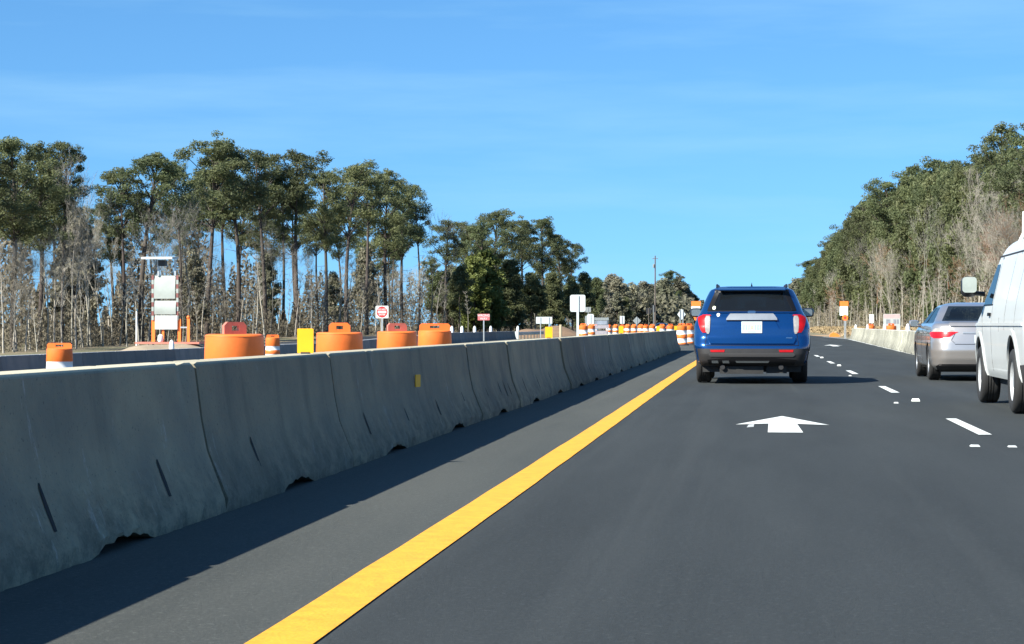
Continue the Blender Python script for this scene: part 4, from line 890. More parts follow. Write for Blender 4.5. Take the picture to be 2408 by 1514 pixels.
# --- white van at the right edge
def make_van():
    t = thing('cargo_van', 'white cargo van cut off by the right edge of the picture', 'van', (3.96,23.35,.009))
    B = Body([(.36,.93,.10,5.45,.10,.35,.02),(.42,.965,.06,5.62,.14,.5,.02),(.60,.99,.04,5.68,.16,.55,.02),(.80,1.0,.03,5.70,.18,.55,.02),(.96,1.005,.03,5.62,.18,.5,.02),(1.08,1.0,.04,5.35,.18,.5,.02),(1.16,.99,.05,5.02,.18,.45,.02),(1.24,.98,.06,4.80,.18,.4,.02),
              (1.32,.965,.07,4.66,.2,.35,.02),(1.60,.90,.10,4.28,.22,.30,.02),(1.84,.845,.13,4.0,.24,.28,.02),(1.98,.78,.16,3.8,.26,.28,.02),(2.06,.69,.22,3.6,.28,.28,.02),(2.105,.56,.34,3.4,.26,.26,.02),(2.13,.38,.5,3.1,.2,.2,.02)], .03)
    obj('body', B.mesh('body', m_van, nz=52, arches=[(1.27,.40,.50,.66,1.3),(4.70,.40,.47,.66,1.3)], holes=[('front',[(1.30,-.74,.74),(1.84,-.58,.58)]),('side',[(1.30,3.55,4.35),(1.72,3.55,3.95)])]), t)
    B.patch('windscreen', 'front', [(1.26,-.82,.82),(1.88,-.62,.62)], m_ws, t, .004, .01)
    B.patch('rear_bumper', 'rear', [(.40,-.94,.94),(.58,-.97,.97)], m_trim, t, .10, .13, 20, 3)
    for x0,x1 in ((-.74,-.10),(.10,.74)): B.patch('rear_window', 'rear', [(1.30,x0,x1),(1.75,x0*.94,x1*.94)], m_gr, t, .006, .02)
    B.patch('licence_plate', 'rear', [(.80,-.155,.155),(.93,-.155,.155)], m_plate, t, .01, .01, 4, 2)
    for sg in (-1,1):
        S_ = lambda rows: [(z,min(sg*p,sg*q),max(sg*p,sg*q)) for z,p,q in rows]
        B.patch('tail_lamp', 'rear', S_([(.95,.84,.96),(1.45,.80,.92)]), m_lampr, t, .012, .03, 4, 6)
        B.patch('door_window', 'side', [(1.27,3.46,4.52),(1.45,3.46,4.32),(1.74,3.48,3.98),(1.77,3.52,3.9)], m_gr, t, .004, .01, 16, 8, sg)
        B.patch('window_frame', 'side', [(1.255,3.40,4.60),(1.272,3.40,4.58)], m_blk, t, .006, .015, 12, 1, sg)
        B.patch('door_seam', 'side', [(.44,3.36,3.37),(1.0,3.36,3.37),(1.86,3.36,3.37)], m_trim, t, .002, .01, 1, 12, sg)
        B.patch('door_seam', 'side', [(.44,4.26,4.27),(.95,4.30,4.31),(1.25,4.52,4.53)], m_trim, t, .002, .01, 1, 12, sg)
        for y in (1.05,2.0): B.patch('panel_seam', 'side', [(.95,y,y+.009),(1.85,y,y+.009)], m_trim, t, .0015, .01, 1, 10, sg)
        B.patch('waist_moulding', 'side', [(1.00,.3,5.2),(1.035,.3,5.2)], m_van, t, .016, .03, 40, 2, sg)
        B.patch('roof_gutter', 'side', [(1.86,.4,3.85),(1.875,.4,3.85)], m_trim, t, .010, .02, 30, 1, sg)
        for y,ra in ((1.27,.50),(4.70,.47)):
            mb = MB(); n_ = 26
            for k in range(n_+1):
                a = math.pi*(-.02+1.04*k/n_)
                for rr_, xo in ((ra-.005,.004),(ra+.055,.004),(ra+.055,-.02),(ra-.005,-.02)):
                    yy_, zz_ = y+rr_*math.cos(a), .40+rr_*math.sin(a); p = B.side(yy_, max(zz_,.37), sg); mb.v.append((p.x+sg*(xo+.012), yy_, zz_))
            mb.f = [(4*k+i,4*k+(i+1)%4,4*k+4+(i+1)%4,4*k+4+i) for k in range(n_) for i in range(4)]; mb.m = [0]*len(mb.f)
            mb.build('arch_lip', m_van, t, smooth=True)
        B.patch('door_handle', 'side', [(1.12,3.45,3.62),(1.16,3.45,3.62)], m_blk, t, .03, .03, 3, 2, sg)
        B.patch('fuel_flap', 'side', [(.93,2.55,2.557),(1.10,2.55,2.557)], m_trim, t, .002, .01, 1, 2, sg)
        make_wheel(t, sg*.885, 1.27, .37, .245, sg, M('hub cap',(.62,.63,.63),.4,.5), steel=True); make_wheel(t, sg*.885, 4.70, .37, .245, sg, bpy.data.materials['hub cap'], steel=True)
        mirror(t, sg*1.19, 4.10, 1.50, .205, .265, m_plast, sg, .10, m_mirw)
        B.patch('headlamp', 'front', S_([(.82,.62,.88),(1.0,.62,.86)]), m_lampw, t, .01, .02, 6, 4)
    B.patch('grille', 'front', [(.62,-.55,.55),(.98,-.55,.55)], m_blk, t, .01, .02, 8, 4)
    seats(t, (3.55,), (-.42,.42), .9, 1.45, m_intg)
    for y in (1.5,):
        mb = MB()
        for sg in (-1,1):
            P3 = [(sg*.90,y,1.90),(sg*.87,y,2.0),(sg*.835,y,2.07),(sg*.83,y,2.32)]
            for p,q in zip(P3[:-1],P3[1:]): mb.tube(p,q,.02,n=10)
        mb.tube((-.78,y,2.12),(.78,y,2.12),.018,n=10); mb.build('roof_rack', m_whb, t, smooth=True)
    mb = MB(); mb.box(-.80,.80,3.3,4.7,.9,1.15); mb.box(-.85,.85,3.30,3.34,1.1,1.85); mb.build('cabin_floor', m_int, t)
    mb = MB(); mb.box(-.78,.78,.3,5.2,.26,.40); mb.tube((-.75,1.27,.37),(.75,1.27,.37),.06,n=10); mb.tube((-.75,4.7,.37),(.75,4.7,.37),.05,n=10); mb.build('underbody', m_und, t)
    return t
make_van()
#CARS-END
#TREES-BEGIN
# ------------------------------------------------------------ trees
def np_mesh(name, V, F, mat, smooth=False):       # V (n,3), F (m,k)
    me = bpy.data.meshes.new(name); V = np.asarray(V, np.float32); F = np.asarray(F, np.int32); k = F.shape[1]
    me.vertices.add(len(V)); me.vertices.foreach_set('co', V.ravel()); me.loops.add(F.size); me.loops.foreach_set('vertex_index', F.ravel())
    me.polygons.add(len(F)); me.polygons.foreach_set('loop_start', np.arange(0, F.size, k, dtype=np.int32))
    me.materials.append(mat); me.update(calc_edges=True)
    if smooth: me.polygons.foreach_set('use_smooth', [True]*len(F))
    return me
def tubes(name, segs, mat):                       # segs: (p0, p1, r0, r1, n)
    V = []; F = []; b = 0
    for n in (7, 5, 4, 3):
        sg = [q for q in segs if q[4] == n]
        if not sg: continue
        p0 = np.array([q[0] for q in sg]); p1 = np.array([q[1] for q in sg]); r0 = np.array([q[2] for q in sg]); r1 = np.array([q[3] for q in sg])
        d = p1-p0; L_ = np.linalg.norm(d, axis=1, keepdims=True); L_[L_ == 0] = 1; d = d/L_
        a = np.where(np.abs(d[:,:1]) < .8, np.array([[1.,0,0]]), np.array([[0,1.,0]])); u = np.cross(d, a); u /= np.linalg.norm(u, axis=1, keepdims=True); v = np.cross(d, u)
        t = np.arange(n)*2*np.pi/n; ring = u[:,None]*np.cos(t)[None,:,None]+v[:,None]*np.sin(t)[None,:,None]
        A = p0[:,None]+ring*r0[:,None,None]; B = p1[:,None]+ring*r1[:,None,None]
        V.append(np.concatenate([A,B],1).reshape(-1,3)); m = len(sg); o = b+np.arange(m)[:,None]*(2*n); i = np.arange(n)[None,:]
        F.append(np.stack([o+i, o+(i+1)%n, o+n+(i+1)%n, o+n+i], -1).reshape(-1,4)); b += m*2*n
    return np_mesh(name, np.concatenate(V), np.concatenate(F), mat, True)
def tufts(rng, C_, rad, N, size, flat=.55, up=.0, spread=1.0):      # N tufts in ellipsoidal clump
    d = rng.normal(size=(N,3)); d /= np.linalg.norm(d, axis=1, keepdims=True); r = rng.random((N,1))**.45
    P = C_+d*r*np.array(rad)*spread
    n = rng.normal(size=(N,3))+d*.8+np.array([0,0,up]); n /= np.linalg.norm(n, axis=1, keepdims=True)
    a = rng.normal(size=(N,3)); u = np.cross(n, a); u /= np.linalg.norm(u, axis=1, keepdims=True); v = np.cross(n, u)
    s = size*(.6+.8*rng.random((N,1))); 
    return np.stack([P-u*s-v*s*flat*.3, P+u*s*.2-v*s*flat, P+u*s+v*s*.1, P-u*s*.1+v*s*flat], 1)
def quads(name, Q, mat):
    Q = np.concatenate(Q); n = len(Q); return np_mesh(name, Q.reshape(-1,3), np.arange(4*n).reshape(-1,4), mat)
def pine_proto(seed, H=22., crown0=.55, R_=3.4, clumps=26, per=150, size=.34, mat=None, gap=1.0):
    rng = np.random.default_rng(seed); segs = []; Q = []
    bend = rng.normal(size=2)*.6; ph = rng.random()*6
    def ax(t): return np.array([bend[0]*t*t+.18*math.sin(ph+5*t), bend[1]*t*t+.18*math.cos(ph+4*t), H*t*.97])
    K = 12
    for k in range(K):
        t0, t1 = k/K, (k+1)/K; segs.append((ax(t0)-(np.array([0,0,.4]) if k == 0 else 0), ax(t1), .25*(1-t0)**.7+.03, .25*(1-t1)**.7+.03, 7))
    for k in range(9):         # dead snags below the crown
        t = crown0*(.5+.55*rng.random()); a = rng.random()*6.28; l = .6+1.3*rng.random(); p = ax(t)
        segs.append((p, p+np.array([math.cos(a)*l, math.sin(a)*l, rng.normal()*.3]), .04, .012, 3))
    for k in range(clumps):
        f = (k+.5)/clumps; t = crown0+(1-crown0)*f; t += rng.normal()*.015
        env = (math.sin(math.pi*min(1, (f*.80+.14)))**.8)*(.45+.75*rng.random())
        a = k*2.4+rng.normal()*.5; rr = R_*env*(1.0 if f < .93 else .25); p = ax(min(t,.99))
        c = p+np.array([math.cos(a)*rr, math.sin(a)*rr, (.5+.35*rng.random())*rr*.35])
        j = ax(max(crown0*.95, t-.05-.02*rr)); segs.append((j, (j+c)/2+np.array([0,0,.1]), .075, .05, 4)); segs.append(((j+c)/2+np.array([0,0,.1]), c, .05, .025, 4))
        s = (.75+.55*rng.random())*(1.05-.25*f)
        sub = 4
        for q in range(sub):
            off = rng.normal(size=3)*np.array([.72,.72,.42])*s
            Q.append(tufts(rng, c+off, (.86*s, .86*s, .56*s), int(per/sub*s*gap), size, .30, .35))
            segs.append((c, c+off, .02, .01, 3))
    return tubes('trunk', segs, m_bark), quads('crown', Q, mat or m_needle)
def bushy_proto(seed, H=15., R_=3.2, c0=.15, n=34, per=140, mat=None, size=.34):
    rng = np.random.default_rng(seed); segs = []; Q = []
    for k in range(6): t0, t1 = k/6, (k+1)/6; segs.append((np.array([0,0,H*t0*.95-(.3 if k == 0 else 0)]), np.array([.1*math.sin(k+1),.1*math.cos(k),H*t1*.95]), .2*(1-t0)+.02, .2*(1-t1)+.02, 5))
    for k in range(n):
        f = (k+rng.random())/n; z = H*(c0+(1-c0)*f); env = (1-f)**.6*(.5+.5*rng.random()) if f > .3 else (.55+.45*rng.random())*(.6+f)
        a = k*2.4+rng.normal()*.4; c = np.array([math.cos(a)*R_*env, math.sin(a)*R_*env, z]); s = .75+.5*rng.random()
        segs.append((np.array([0,0,z-.6]), c, .04, .015, 3))
        for q in range(2): Q.append(tufts(rng, c+rng.normal(size=3)*.4*s, (s,s,.8*s), int(per/2*s), size, .5, .2))
    return tubes('trunk', segs, m_bark), quads('crown', Q, mat or m_needle)
def bare_proto(seed, H=15., mat=None, lv=5, spread=.42, trunk=.42, r0=.17, lean=0., twigs=None, dens=1.0):
    rng = np.random.default_rng(seed); T = []; B = []; Q = []
    def grow(p, d, L_, r, lev, out):
        n = 3; 
        for k in range(n):
            d = d+rng.normal(size=3)*(.07 if lev < 2 else .13); d[2] += .05 if lev > 0 else 0; d /= np.linalg.norm(d); q = p+d*L_/n; r1 = r*(.88 if k < n-1 else .8)
            out.append((p, q, r, r1, 5 if r > .07 else (4 if r > .035 else 3))); 
            if lev > 0 and lev < lv and k < n-1 and rng.random() < .55*dens:
                a = rng.normal(size=3); a -= d*a.dot(d); a /= np.linalg.norm(a); nd = d*.75+a*.7; nd /= np.linalg.norm(nd); grow(q, nd, L_*.55, max(.009,r1*.5), lev+2 if lev+2 <= lv else lv, B)
            p = q; r = r1
        if lev >= lv-1:
            for k in range(3):
                e = d+rng.normal(size=3)*.6; e /= np.linalg.norm(e); s0 = p-d*L_*.6*rng.random(); B.append((s0, s0+e*(.35+.5*rng.random()), .012, .006, 3))
        if lev >= lv: return
        m = 2+(rng.random() < .55)
        for k in range(m):
            a = rng.normal(size=3); a -= d*a.dot(d); a /= np.linalg.norm(a); sp = spread*(.6+.8*rng.random()); nd = d+a*sp; nd[2] += .12; nd /= np.linalg.norm(nd)
            grow(p, nd, L_*(.62+.22*rng.random()), max(.010, r*(.62+.15*rng.random())), lev+1, B)
    d0 = np.array([lean+rng.normal()*.05, rng.normal()*.05, 1.]); d0 /= np.linalg.norm(d0)
    grow(np.array([0,0,-.3]), d0, H*trunk, r0, 0, T)
    me = tubes('trunk', T, mat or m_barkg); mb_ = tubes('branches', B, twigs or mat or m_barkg)
    return me, mb_
def sapling_proto(seed, H=10., mat=None):
    rng = np.random.default_rng(seed); T = []; B = []; p = np.array([0,0,-.3]); d = np.array([rng.normal()*.08,rng.normal()*.08,1.]); K = 10
    for k in range(K):
        d = d+rng.normal(size=3)*.035; d /= np.linalg.norm(d); q = p+d*H/K; r = .10*(1-k/K)+.018; r1 = .10*(1-(k+1)/K)+.018; T.append((p, q, r, r1, 4))
        if k > 3:
            for j in range(4):
                a = rng.random()*6.28; l = (.5+1.2*rng.random())*(1-.5*k/K); e = q+np.array([math.cos(a)*l*.7, math.sin(a)*l*.7, l*.75]); B.append((q, e, .028, .012, 3))
                for m in range(4):
                    a2 = rng.random()*6.28; s0 = q+(e-q)*(.4+.15*m); B.append((s0, s0+np.array([math.cos(a2)*.35, math.sin(a2)*.35, .4]), .015, .008, 3))
        p = q
    return tubes('trunk', T, mat or m_barkr), tubes('branches', B, mat or m_barkr)
PINES = [pine_proto(s, 22, c0, r_, int(n*1.12), 460, .165) for s, c0, r_, n in ((1,.54,3.2,32),(2,.64,2.6,22),(3,.60,3.7,30),(4,.70,2.6,17),(5,.50,2.7,32),(6,.66,3.5,22),(7,.72,3.0,17),(8,.58,3.3,28))]
GREENS = [bushy_proto(s, 15, r_, c0, n, 420, None, .19) for s, r_, c0, n in ((11,3.3,.30,36),(12,3.0,.12,44),(13,3.8,.35,40))]
YGREEN = [bushy_proto(21, 13, 2.8, .08, 46, 330, m_needy, .2), bushy_proto(22, 13, 3.2, .1, 44, 330, m_needy, .2)]
BARES = [bare_proto(31,15,m_barkg), bare_proto(32,15,m_barkg,5,.5), bare_proto(33,15,m_barkr,5,.36,.34), bare_proto(34,15,m_barkg,5,.45,.3), bare_proto(35,15,m_barkr,5,.5,.38)]
REDS = [bare_proto(41,14,m_barkg,5,.45,.3,twigs=m_redb,dens=1.3), bare_proto(42,14,m_barkg,5,.5,.35,twigs=m_redb,dens=1.3)]
m_hazy = M('pale far twigs', (.15,.155,.095), .95, var=.35, vs=.15, obj_rnd=.3, trans=.3, col2=(.27,.255,.175))
HAZY = [bushy_proto(61,15,4.2,.22,44,150,m_hazy,.30), bushy_proto(62,15,3.6,.30,40,150,m_hazy,.30)]
SAPS = [sapling_proto(51,10), sapling_proto(52,10), sapling_proto(53,10,m_barkg), sapling_proto(54,10,m_barkr)]
NT = [0]
def top_of(me):
    a = np.empty(len(me.vertices)*3, np.float32); me.vertices.foreach_get('co', a); return float(np.percentile(a[2::3], 99.9))
HT = {}
for P_ in PINES+GREENS+YGREEN+BARES+REDS+SAPS+HAZY: HT[P_[1].name] = max(top_of(P_[0]), top_of(P_[1]))
def plant(proto, x, y, h, base, label, cat, group, part='crown', name='pine_tree', rz=None, wide=1.0, z=None):
    o = thing(name, label, cat, (x, y, (gz(x,y)-.05) if z is None else z), random.random()*6.28 if rz is None else rz, group); s = h/HT[proto[1].name]
    o.scale = (s*wide, s*wide, s); obj('trunk', proto[0], o); obj(part, proto[1], o); NT[0] += 1; return o
def px(x, Y): return atY(x, 760, Y).x
def topz(y, Y): return CAMH+(765-y)/4950*Y*1.003
def TL(x):        # distance of the left tree line along the picture
    return interp(x, [-60,0,500,800,1000,1170,1330,1400], [172,184,236,282,360,398,480,520])
GP = 'tall pines of the left woods'; GB = 'bare trees of the left woods'; GS = 'thin pale saplings along the left woods'
# prominent pines on the left, read off the skyline: (x, top y, width factor, prototype, label)
LP = [(35,308,1.15,0,'broad dark pine at the left picture edge'),(-25,330,1.1,2,'pine cut off by the left picture edge'),(95,322,1.0,4,'dark pine second from the left edge, leaning on the first'),(150,322,.75,3,'thin crowned pine on a dark straight trunk, third from the left'),
 (335,350,1.25,5,'round crowned pine above the white trailer sign'),(290,385,.9,1,'lower pine just left of the round crowned pine'),(425,372,.7,5,'small crowned pine between the round one and the tallest'),(490,300,1.05,7,'tallest pine of the left woods, above the biggest orange drum'),
 (560,342,1.1,5,'flat topped pine right of the tallest pine'),(620,345,1.0,5,'pine with spreading layered crown right of the flat topped one'),(700,348,1.1,6,'feathery pine standing apart against the sky in the middle left'),(665,400,.8,1,'shorter pine between the layered and the feathery pine'),
 (765,392,.95,0,'dark pine left of the one with a very dark trunk'),(815,370,1.05,2,'dense pine with a very dark trunk above the third drum'),(865,402,.95,6,'pine between the dense one and the do not enter sign'),(905,395,1.0,4,'pine with twin dark trunks behind the do not enter sign'),(945,425,.9,0,'pine just right of the do not enter sign'),(985,470,.8,3,'last pine on the shoulder where the skyline drops'),
 (1050,515,1.15,1,'first pine after the drop of the skyline'),(1095,525,.9,0,'small pine left of the next high top'),(1170,488,1.25,2,'highest pine of the middle group above the red sign'),(1130,520,1.0,5,'pine left of the highest of the middle group'),(1225,508,1.1,7,'pine right of the highest of the middle group'),(1275,510,1.1,0,'even crowned pine above the wide white sign back'),(1320,545,1.0,2,'pine near the right end of the left woods'),(1345,572,.95,6,'last tall pine at the right end of the left woods')]
for x, yt, wd, pi, lab in LP:
    Y = TL(x)*random.uniform(1.0,1.035); X = px(x, Y); g = gz(X,Y)-.05
    plant(PINES[pi], X, Y, (topz(yt,Y)-g)*1.0, 22, lab, 'pine tree', GP, wide=wd*1.04)
def skyline(x): return interp(x, [-60,0,60,110,150,210,240,290,340,400,430,490,560,620,650,700,760,815,860,905,950,1000,1040,1100,1170,1230,1280,1330,1360], [330,310,312,325,325,400,430,385,352,395,390,305,345,350,400,352,395,375,405,400,430,495,520,530,495,512,515,550,585])
# filler pines behind
n_ = 0
for k in range(26):
    x = -50+1400*(k+random.random())/26; Y = TL(x)*random.uniform(1.04,1.22)+random.uniform(4,20); yt = skyline(x)+random.uniform(55,150); X = px(x,Y); g = gz(X,Y)-.05
    plant(random.choice(PINES), X, Y, topz(yt,Y)-g, 22, 'pine standing behind the front row of the left woods', 'pine tree', 'pines behind the front row', wide=random.uniform(.8,1.1))
# bare trees
for k in range(34):
    x = -50+1330*(k+random.random())/34; Y = TL(x)*random.uniform(.97,1.10); hh = random.uniform(8,16)*(1 if x < 700 else .8); X = px(x,Y)
    plant(random.choice(BARES), X, Y, hh, 15, 'bare grey tree among the pines of the left woods', 'bare tree', GB, 'branches', 'bare_tree', wide=random.uniform(.7,1.0))
BL = [(170,335,.75,0,'tall spindly bare tree beside the thin crowned pine'),(205,375,.75,3,'bare tree with fine twigs at the gap in the left skyline'),(440,430,.8,1,'pale twiggy bare tree left of the tallest pine'),(380,440,.9,4,'wide pale bare tree right of the trailer sign top'),(240,430,.7,2,'bare tree in the sky gap left of the round crowned pine'),(1010,485,.8,3,'thin bare tree on the falling shoulder of the skyline'),(30,560,.8,2,'leaning pale bare tree at the far left')]
for x, yt, wd, pi, lab in BL:
    Y = TL(x)*.985; X = px(x,Y); plant(BARES[pi], X, Y, (topz(yt,Y)-gz(X,Y)), 15, lab, 'bare tree', GB, 'branches', 'bare_tree', wide=wd*.8)
for k in range(56):
    x = -40+1150*(k+random.random())/56; Y = TL(x)*random.uniform(.93,1.0); X = px(x,Y)
    plant(random.choice(SAPS), X, Y, random.uniform(5,11), 10, 'thin pale sapling at the foot of the left woods', 'sapling', GS, 'branches', 'sapling', wide=1.1)
for k in range(7):
    x = 20+1080*(k+random.random())/7; Y = TL(x)*random.uniform(1.02,1.10); X = px(x,Y)
    plant(random.choice(HAZY), X, Y, random.uniform(9,14), 15, 'soft twiggy bare tree deep among the trunks of the left woods', 'bare tree', GB, 'branches', 'bare_tree', wide=random.uniform(.7,1.0))
# green and yellow green trees right of the middle
for x, yt, wd, P_, lab in ((1140,585,1.3,YGREEN[0],'bright yellow green bushy tree in the middle of the left woods'),(1115,600,1.0,YGREEN[1],'yellow green tree half hidden left of the brightest one'),(1200,610,1.2,GREENS[1],'dark green bushy tree right of the yellow green one'),(1250,640,1.2,GREENS[2],'dark green tree behind the wide white sign back'),
    (1300,640,1.2,GREENS[1],'dark green tree left of the square sign'),(1345,650,1.1,GREENS[0],'dark evergreen behind the square sign'),(1375,640,1.0,GREENS[1],'pointed dark evergreen right of the square sign'),(1400,652,.9,GREENS[2],'last dark evergreen before the paler far woods'),(1080,620,1.0,GREENS[0],'olive tree left of the yellow green ones')):
    Y = TL(x)*.96; X = px(x,Y); plant(P_, X, Y, topz(yt,Y)-gz(X,Y), 15 if P_ in GREENS else 13, lab, 'evergreen tree', 'bushy green trees of the left woods', name='evergreen_tree', wide=wd)
for k in range(16):
    x = 1040+350*k/16; Y = TL(x)*random.uniform(1.0,1.06); X = px(x,Y); plant(random.choice(GREENS), X, Y, random.uniform(9,13), 15, 'dark evergreen filling the lower middle of the left woods', 'evergreen tree', 'dark evergreens under the pines', name='evergreen_tree', wide=1.3)
# far woods between square sign and SUV
FW = [(1415,662,'B'),(1435,645,'B'),(1450,652,'B'),(1468,668,'B'),(1485,665,'B'),(1500,672,'B'),(1515,662,'B'),(1532,668,'B'),(1550,660,'B'),(1565,655,'B'),(1580,636,'P'),(1596,650,'B'),(1608,664,'B'),(1620,684,'B'),(1632,694,'G'),(1648,706,'B'),(1660,712,'B')]
for x, yt, kd in FW:
    Y = 640+random.uniform(-25,40)+(x-1415)*.5; X = px(x,Y); g = gz(X,Y)-.1; h_ = topz(yt,Y)-g
    P_, b_, nm, ct = {'B':(random.choice(HAZY),15,'bare_tree','bare tree'),'G':(random.choice(GREENS),15,'evergreen_tree','evergreen tree'),'P':(PINES[0],22,'pine_tree','pine tree')}[kd]
    lab = {'B':'pale bare tree in the far woods left of the blue SUV','G':'green tree in the far woods left of the blue SUV','P':'distant pine rising over the far woods left of the blue SUV'}[kd]
    plant(P_, X, Y, h_, b_, lab, ct, 'trees of the far woods', 'branches' if kd == 'B' else 'crown', nm, wide=1.25)
for k in range(26):
    x = 1395+265*(k+random.random())/26; Y = 610+random.uniform(0,60)+(x-1415)*.5; X = px(x,Y); kd = random.random() < .72
    h_ = topz(interp(x,[1395,1580,1610,1670],[690,680,700,735]),Y)*random.uniform(.75,1.1)-gz(X,Y)
    if kd: plant(random.choice(HAZY+BARES[:1]), X, Y, h_, 15, 'pale bare tree in the far woods left of the blue SUV', 'bare tree', 'trees of the far woods', 'branches', 'bare_tree', wide=1.3)
    else: plant(random.choice(GREENS), X, Y, h_, 15, 'green tree in the far woods left of the blue SUV', 'evergreen tree', 'trees of the far woods', name='evergreen_tree', wide=1.2)
for k in range(9):
    x = 1665+225*k/8; Y = 1000+random.uniform(0,60); X = px(x,Y); yt = interp(x,[1665,1780,1850,1890],[722,735,705,660])+random.uniform(-6,6)
    plant(random.choice(HAZY), X, Y, topz(yt,Y)-gz(X,Y), 15, 'faint bare tree on the horizon behind the blue SUV', 'bare tree', 'trees on the horizon', 'branches', 'bare_tree', wide=1.4)
for x, yt in ((1862,668),(1872,655),(1855,690)):
    Y = 760; X = px(x,Y); plant(HAZY[1], X, Y, topz(yt,Y)-gz(X,Y), 15, 'pale bare tree at the left foot of the right woods', 'bare tree', 'trees on the horizon', 'branches', 'bare_tree', wide=1.1)
# right woods
GR = 'green trees of the right woods'
def RL(x):     # tree line distance on the right
    return interp(x, [1885,1900,1945,2000,2040,2110,2235,2300,2400,2480], [705,630,500,405,362,312,262,238,208,190])
RT = [(2400,325,1.0,0,'tall pine at the upper right corner of the woods'),(2345,300,1.0,4,'highest ragged pine of the right woods'),(2445,345,1.1,2,'pine cut off by the right picture edge'),(2300,365,.95,5,'pine left of the highest ragged pine'),(2268,400,.8,1,'smaller pine in the dip of the right skyline'),(2235,383,1.1,2,'round pine left of the dip in the right skyline'),
 (2195,378,1.1,0,'broad pine top second from the dip'),(2150,395,1.1,4,'broad pine left of the round pines'),(2105,425,1.1,2,'pine third down the slope of the right skyline'),(2068,452,1.1,0,'pine halfway down the right skyline'),(2040,478,1.1,5,'pine above the speed sign stack, upper part'),(2005,500,1.1,2,'pine above the speed sign stack'),
 (1972,545,1.1,0,'pine low on the right skyline'),(1948,568,1.15,4,'pine lower on the right skyline'),(1924,596,1.2,2,'third last pine of the right skyline'),(1905,612,1.2,0,'second last pine of the right skyline'),(1890,648,1.2,4,'last pine of the right woods beside the blue SUV')]
for x, yt, wd, pi, lab in RT:
    Y = RL(x)*random.uniform(1.0,1.03); X = px(x,Y)+.5; g = gz(X,Y)-.05
    plant(PINES[pi], X, Y, (topz(yt,Y)-g), 22, lab, 'pine tree', 'pines of the right woods', wide=wd*.98)
def rsky(x): return interp(x, [1885,1900,1945,2000,2040,2110,2150,2235,2265,2300,2345,2400,2480], [655,615,570,503,478,425,397,388,402,368,305,328,330])
for k in range(24):
    x = 1890+400*k/24; Y = RL(x)*1.02; X = px(x,Y); g = gz(X,Y)-.05
    plant(random.choice(GREENS), X, Y, (topz(rsky(x)+random.uniform(4,22),Y)-g)*.97, 15, 'rounded evergreen on the sloping skyline of the right woods', 'evergreen tree', GR, name='evergreen_tree', wide=random.uniform(.62,.8))
for k in range(60):
    x = 1888+590*(k/60)**1.0; Y = RL(x)*random.uniform(.99,1.12); X = px(x,Y)+random.uniform(0,4); top_ = topz(rsky(x)+random.uniform(30,150)*min(1,(765-rsky(x))/300), Y); g = gz(X,Y)-.05
    if k%3 == 0: plant(random.choice(PINES), X, Y, top_-g, 22, 'pine deeper in the right woods', 'pine tree', 'inner pines of the right woods', wide=random.uniform(.9,1.2))
    else: plant(random.choice(GREENS), X, Y, (top_-g)*.95, 15, 'bushy evergreen deeper in the right woods', 'evergreen tree', GR, name='evergreen_tree', wide=random.uniform(.75,1.0))
for k in range(38):
    x = 1905+560*((k+random.random())/38)**.8; Y = RL(x)*random.uniform(.93,1.0); X = px(x,Y); H_ = (topz(rsky(x),Y)-gz(X,Y))*random.uniform(.38,.78)
    if k%3 == 1: plant(random.choice(REDS), X, Y, H_*.9, 14, 'bare tree with reddish brown twigs in the right woods', 'bare tree', 'reddish bare trees on the right', 'branches', 'bare_tree', wide=random.uniform(.7,1.0))
    else: plant(random.choice(BARES), X, Y, H_, 15, 'bare tree in front of the evergreens on the right', 'bare tree', 'bare trees of the right woods', 'branches', 'bare_tree', wide=random.uniform(.6,.9))
for x, yt, pi, lab in ((2300,395,2,'pale forked bare tree above the white van mirror'),(2360,395,4,'pale bare tree left of the white van roof'),(2170,470,0,'slim pale bare tree above the silver sedan'),(2100,560,2,'pale bare tree above the pink-topped board'),(2395,500,2,'bright pale trunk rising over the van roof')):
    Y = RL(x)*.93; X = px(x,Y); plant(BARES[pi], X, Y, topz(yt,Y)-gz(X,Y), 15, lab, 'bare tree', 'bare trees of the right woods', 'branches', 'bare_tree', wide=.75)
for k in range(70):
    x = 1900+540*((k+random.random())/70); Y = RL(x)*random.uniform(.90,.97); X = px(x,Y)
    plant(random.choice(SAPS), X, Y, random.uniform(4,9), 10, 'thin pale sapling at the foot of the right woods', 'sapling', 'thin pale saplings along the right woods', 'branches', 'sapling', wide=1.1)
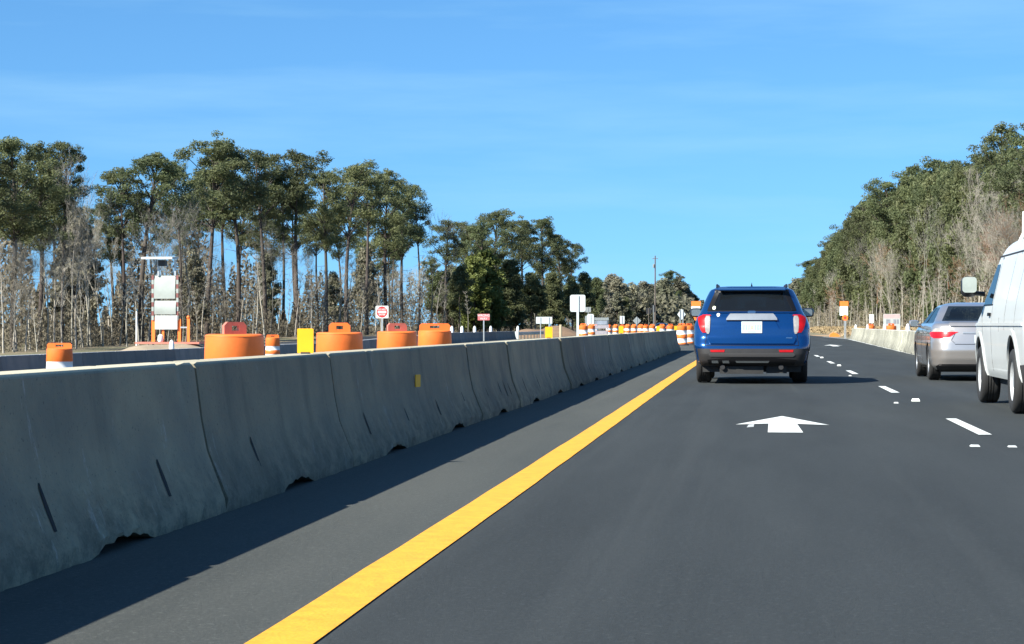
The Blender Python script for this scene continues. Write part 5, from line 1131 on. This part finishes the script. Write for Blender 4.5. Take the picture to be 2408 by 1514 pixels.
# undergrowth and the deep wood behind: masses nobody could count
def scatter(name, pts_fn, N, size, mat, label, cat, flat=.5):
    rng = np.random.default_rng(len(name)*7+N); P = pts_fn(rng, N); n = rng.normal(size=(N,3)); n /= np.linalg.norm(n, axis=1, keepdims=True)
    a = rng.normal(size=(N,3)); a[:,2] *= 2.2; u = a-n*(a*n).sum(1, keepdims=True); u /= np.linalg.norm(u, axis=1, keepdims=True); v = np.cross(n,u); s = size*(.4+1.0*rng.random((N,1)))
    Q = np.stack([P-u*s, P-v*s*flat, P+u*s, P+v*s*flat], 1); me = quads(name, [Q], mat); o = obj(name, me); tag(o, label, cat, None, 'stuff'); return o
def band(xf, Ymul0, Ymul1, h0, side, pw=1.6, xr=None):
    def f(rng, N):
        xs_ = xr[0]+(xr[1]-xr[0])*rng.random(N); u = rng.random(N); out = np.zeros((N,3))
        for i in range(N):
            Y = xf(xs_[i])*(Ymul0+(Ymul1-Ymul0)*u[i]); X = math.tan(math.atan((xs_[i]-1203.5)/4950)-YAW)*Y
            hh = h0*(.65+.25*math.sin(xs_[i]*.045)+.25*math.sin(xs_[i]*.013+2)+.12*math.sin(xs_[i]*.21)); out[i] = (X, Y, gz(X,Y)+hh*rng.random()**pw)
        return out
    return f
scatter('undergrowth', band(TL, .975, 1.05, 7.5, -1, 1.35, (-60,1400)), 36000, .22, m_brushd, 'tangled grey brown undergrowth below the left woods', 'undergrowth', .22)
scatter('deep_woods', band(TL, 1.08, 1.35, 13.5, -1, 1.15, (-60,1400)), 46000, .34, m_brushd, 'dense dim wood behind the trees on the left', 'woods', .4)
scatter('undergrowth', band(RL, .94, 1.02, 6.0, 1, 1.2, (1888,2480)), 26000, .26, m_brush, 'brown tangled undergrowth below the right woods', 'undergrowth', .22)
scatter('deep_woods', band(RL, 1.06, 1.3, 13.0, 1, .8, (1890,2480)), 36000, .5, m_brushd, 'dense dim wood behind the trees on the right', 'woods', .4)
def farf(rng, N):
    out = np.zeros((N,3))
    for i in range(N):
        x = 1390+500*rng.random(); Y = 660+400*rng.random(); X = math.tan(math.atan((x-1203.5)/4950)-YAW)*Y; out[i] = (X, Y, gz(X,Y)+interp(x,[1390,1600,1680,1890],[13,11,6,7])*rng.random()**.9)
    return out
scatter('distant_woods', farf, 26000, .8, m_hazy, 'hazy grey brown woods on the horizon at the end of the road', 'woods', .5)
# dry grass along the verges
def grassf(rng, N):
    out = np.zeros((N,3))
    for i in range(N):
        Y = 90+330*rng.random()**.8; X = 7.9+(RL(1885) and interp(Y,[90,420],[14,8]))*rng.random(); out[i] = (X, Y, gz(X,Y)+.25*rng.random()**2)
    return out
scatter('dry_grass', grassf, 9000, .22, M('straw grass',(.30,.22,.12),.9,var=.3,vs=.5), 'straw coloured grass and litter on the right verge', 'grass', .25)
print('TREES', NT[0])
#TREES-END
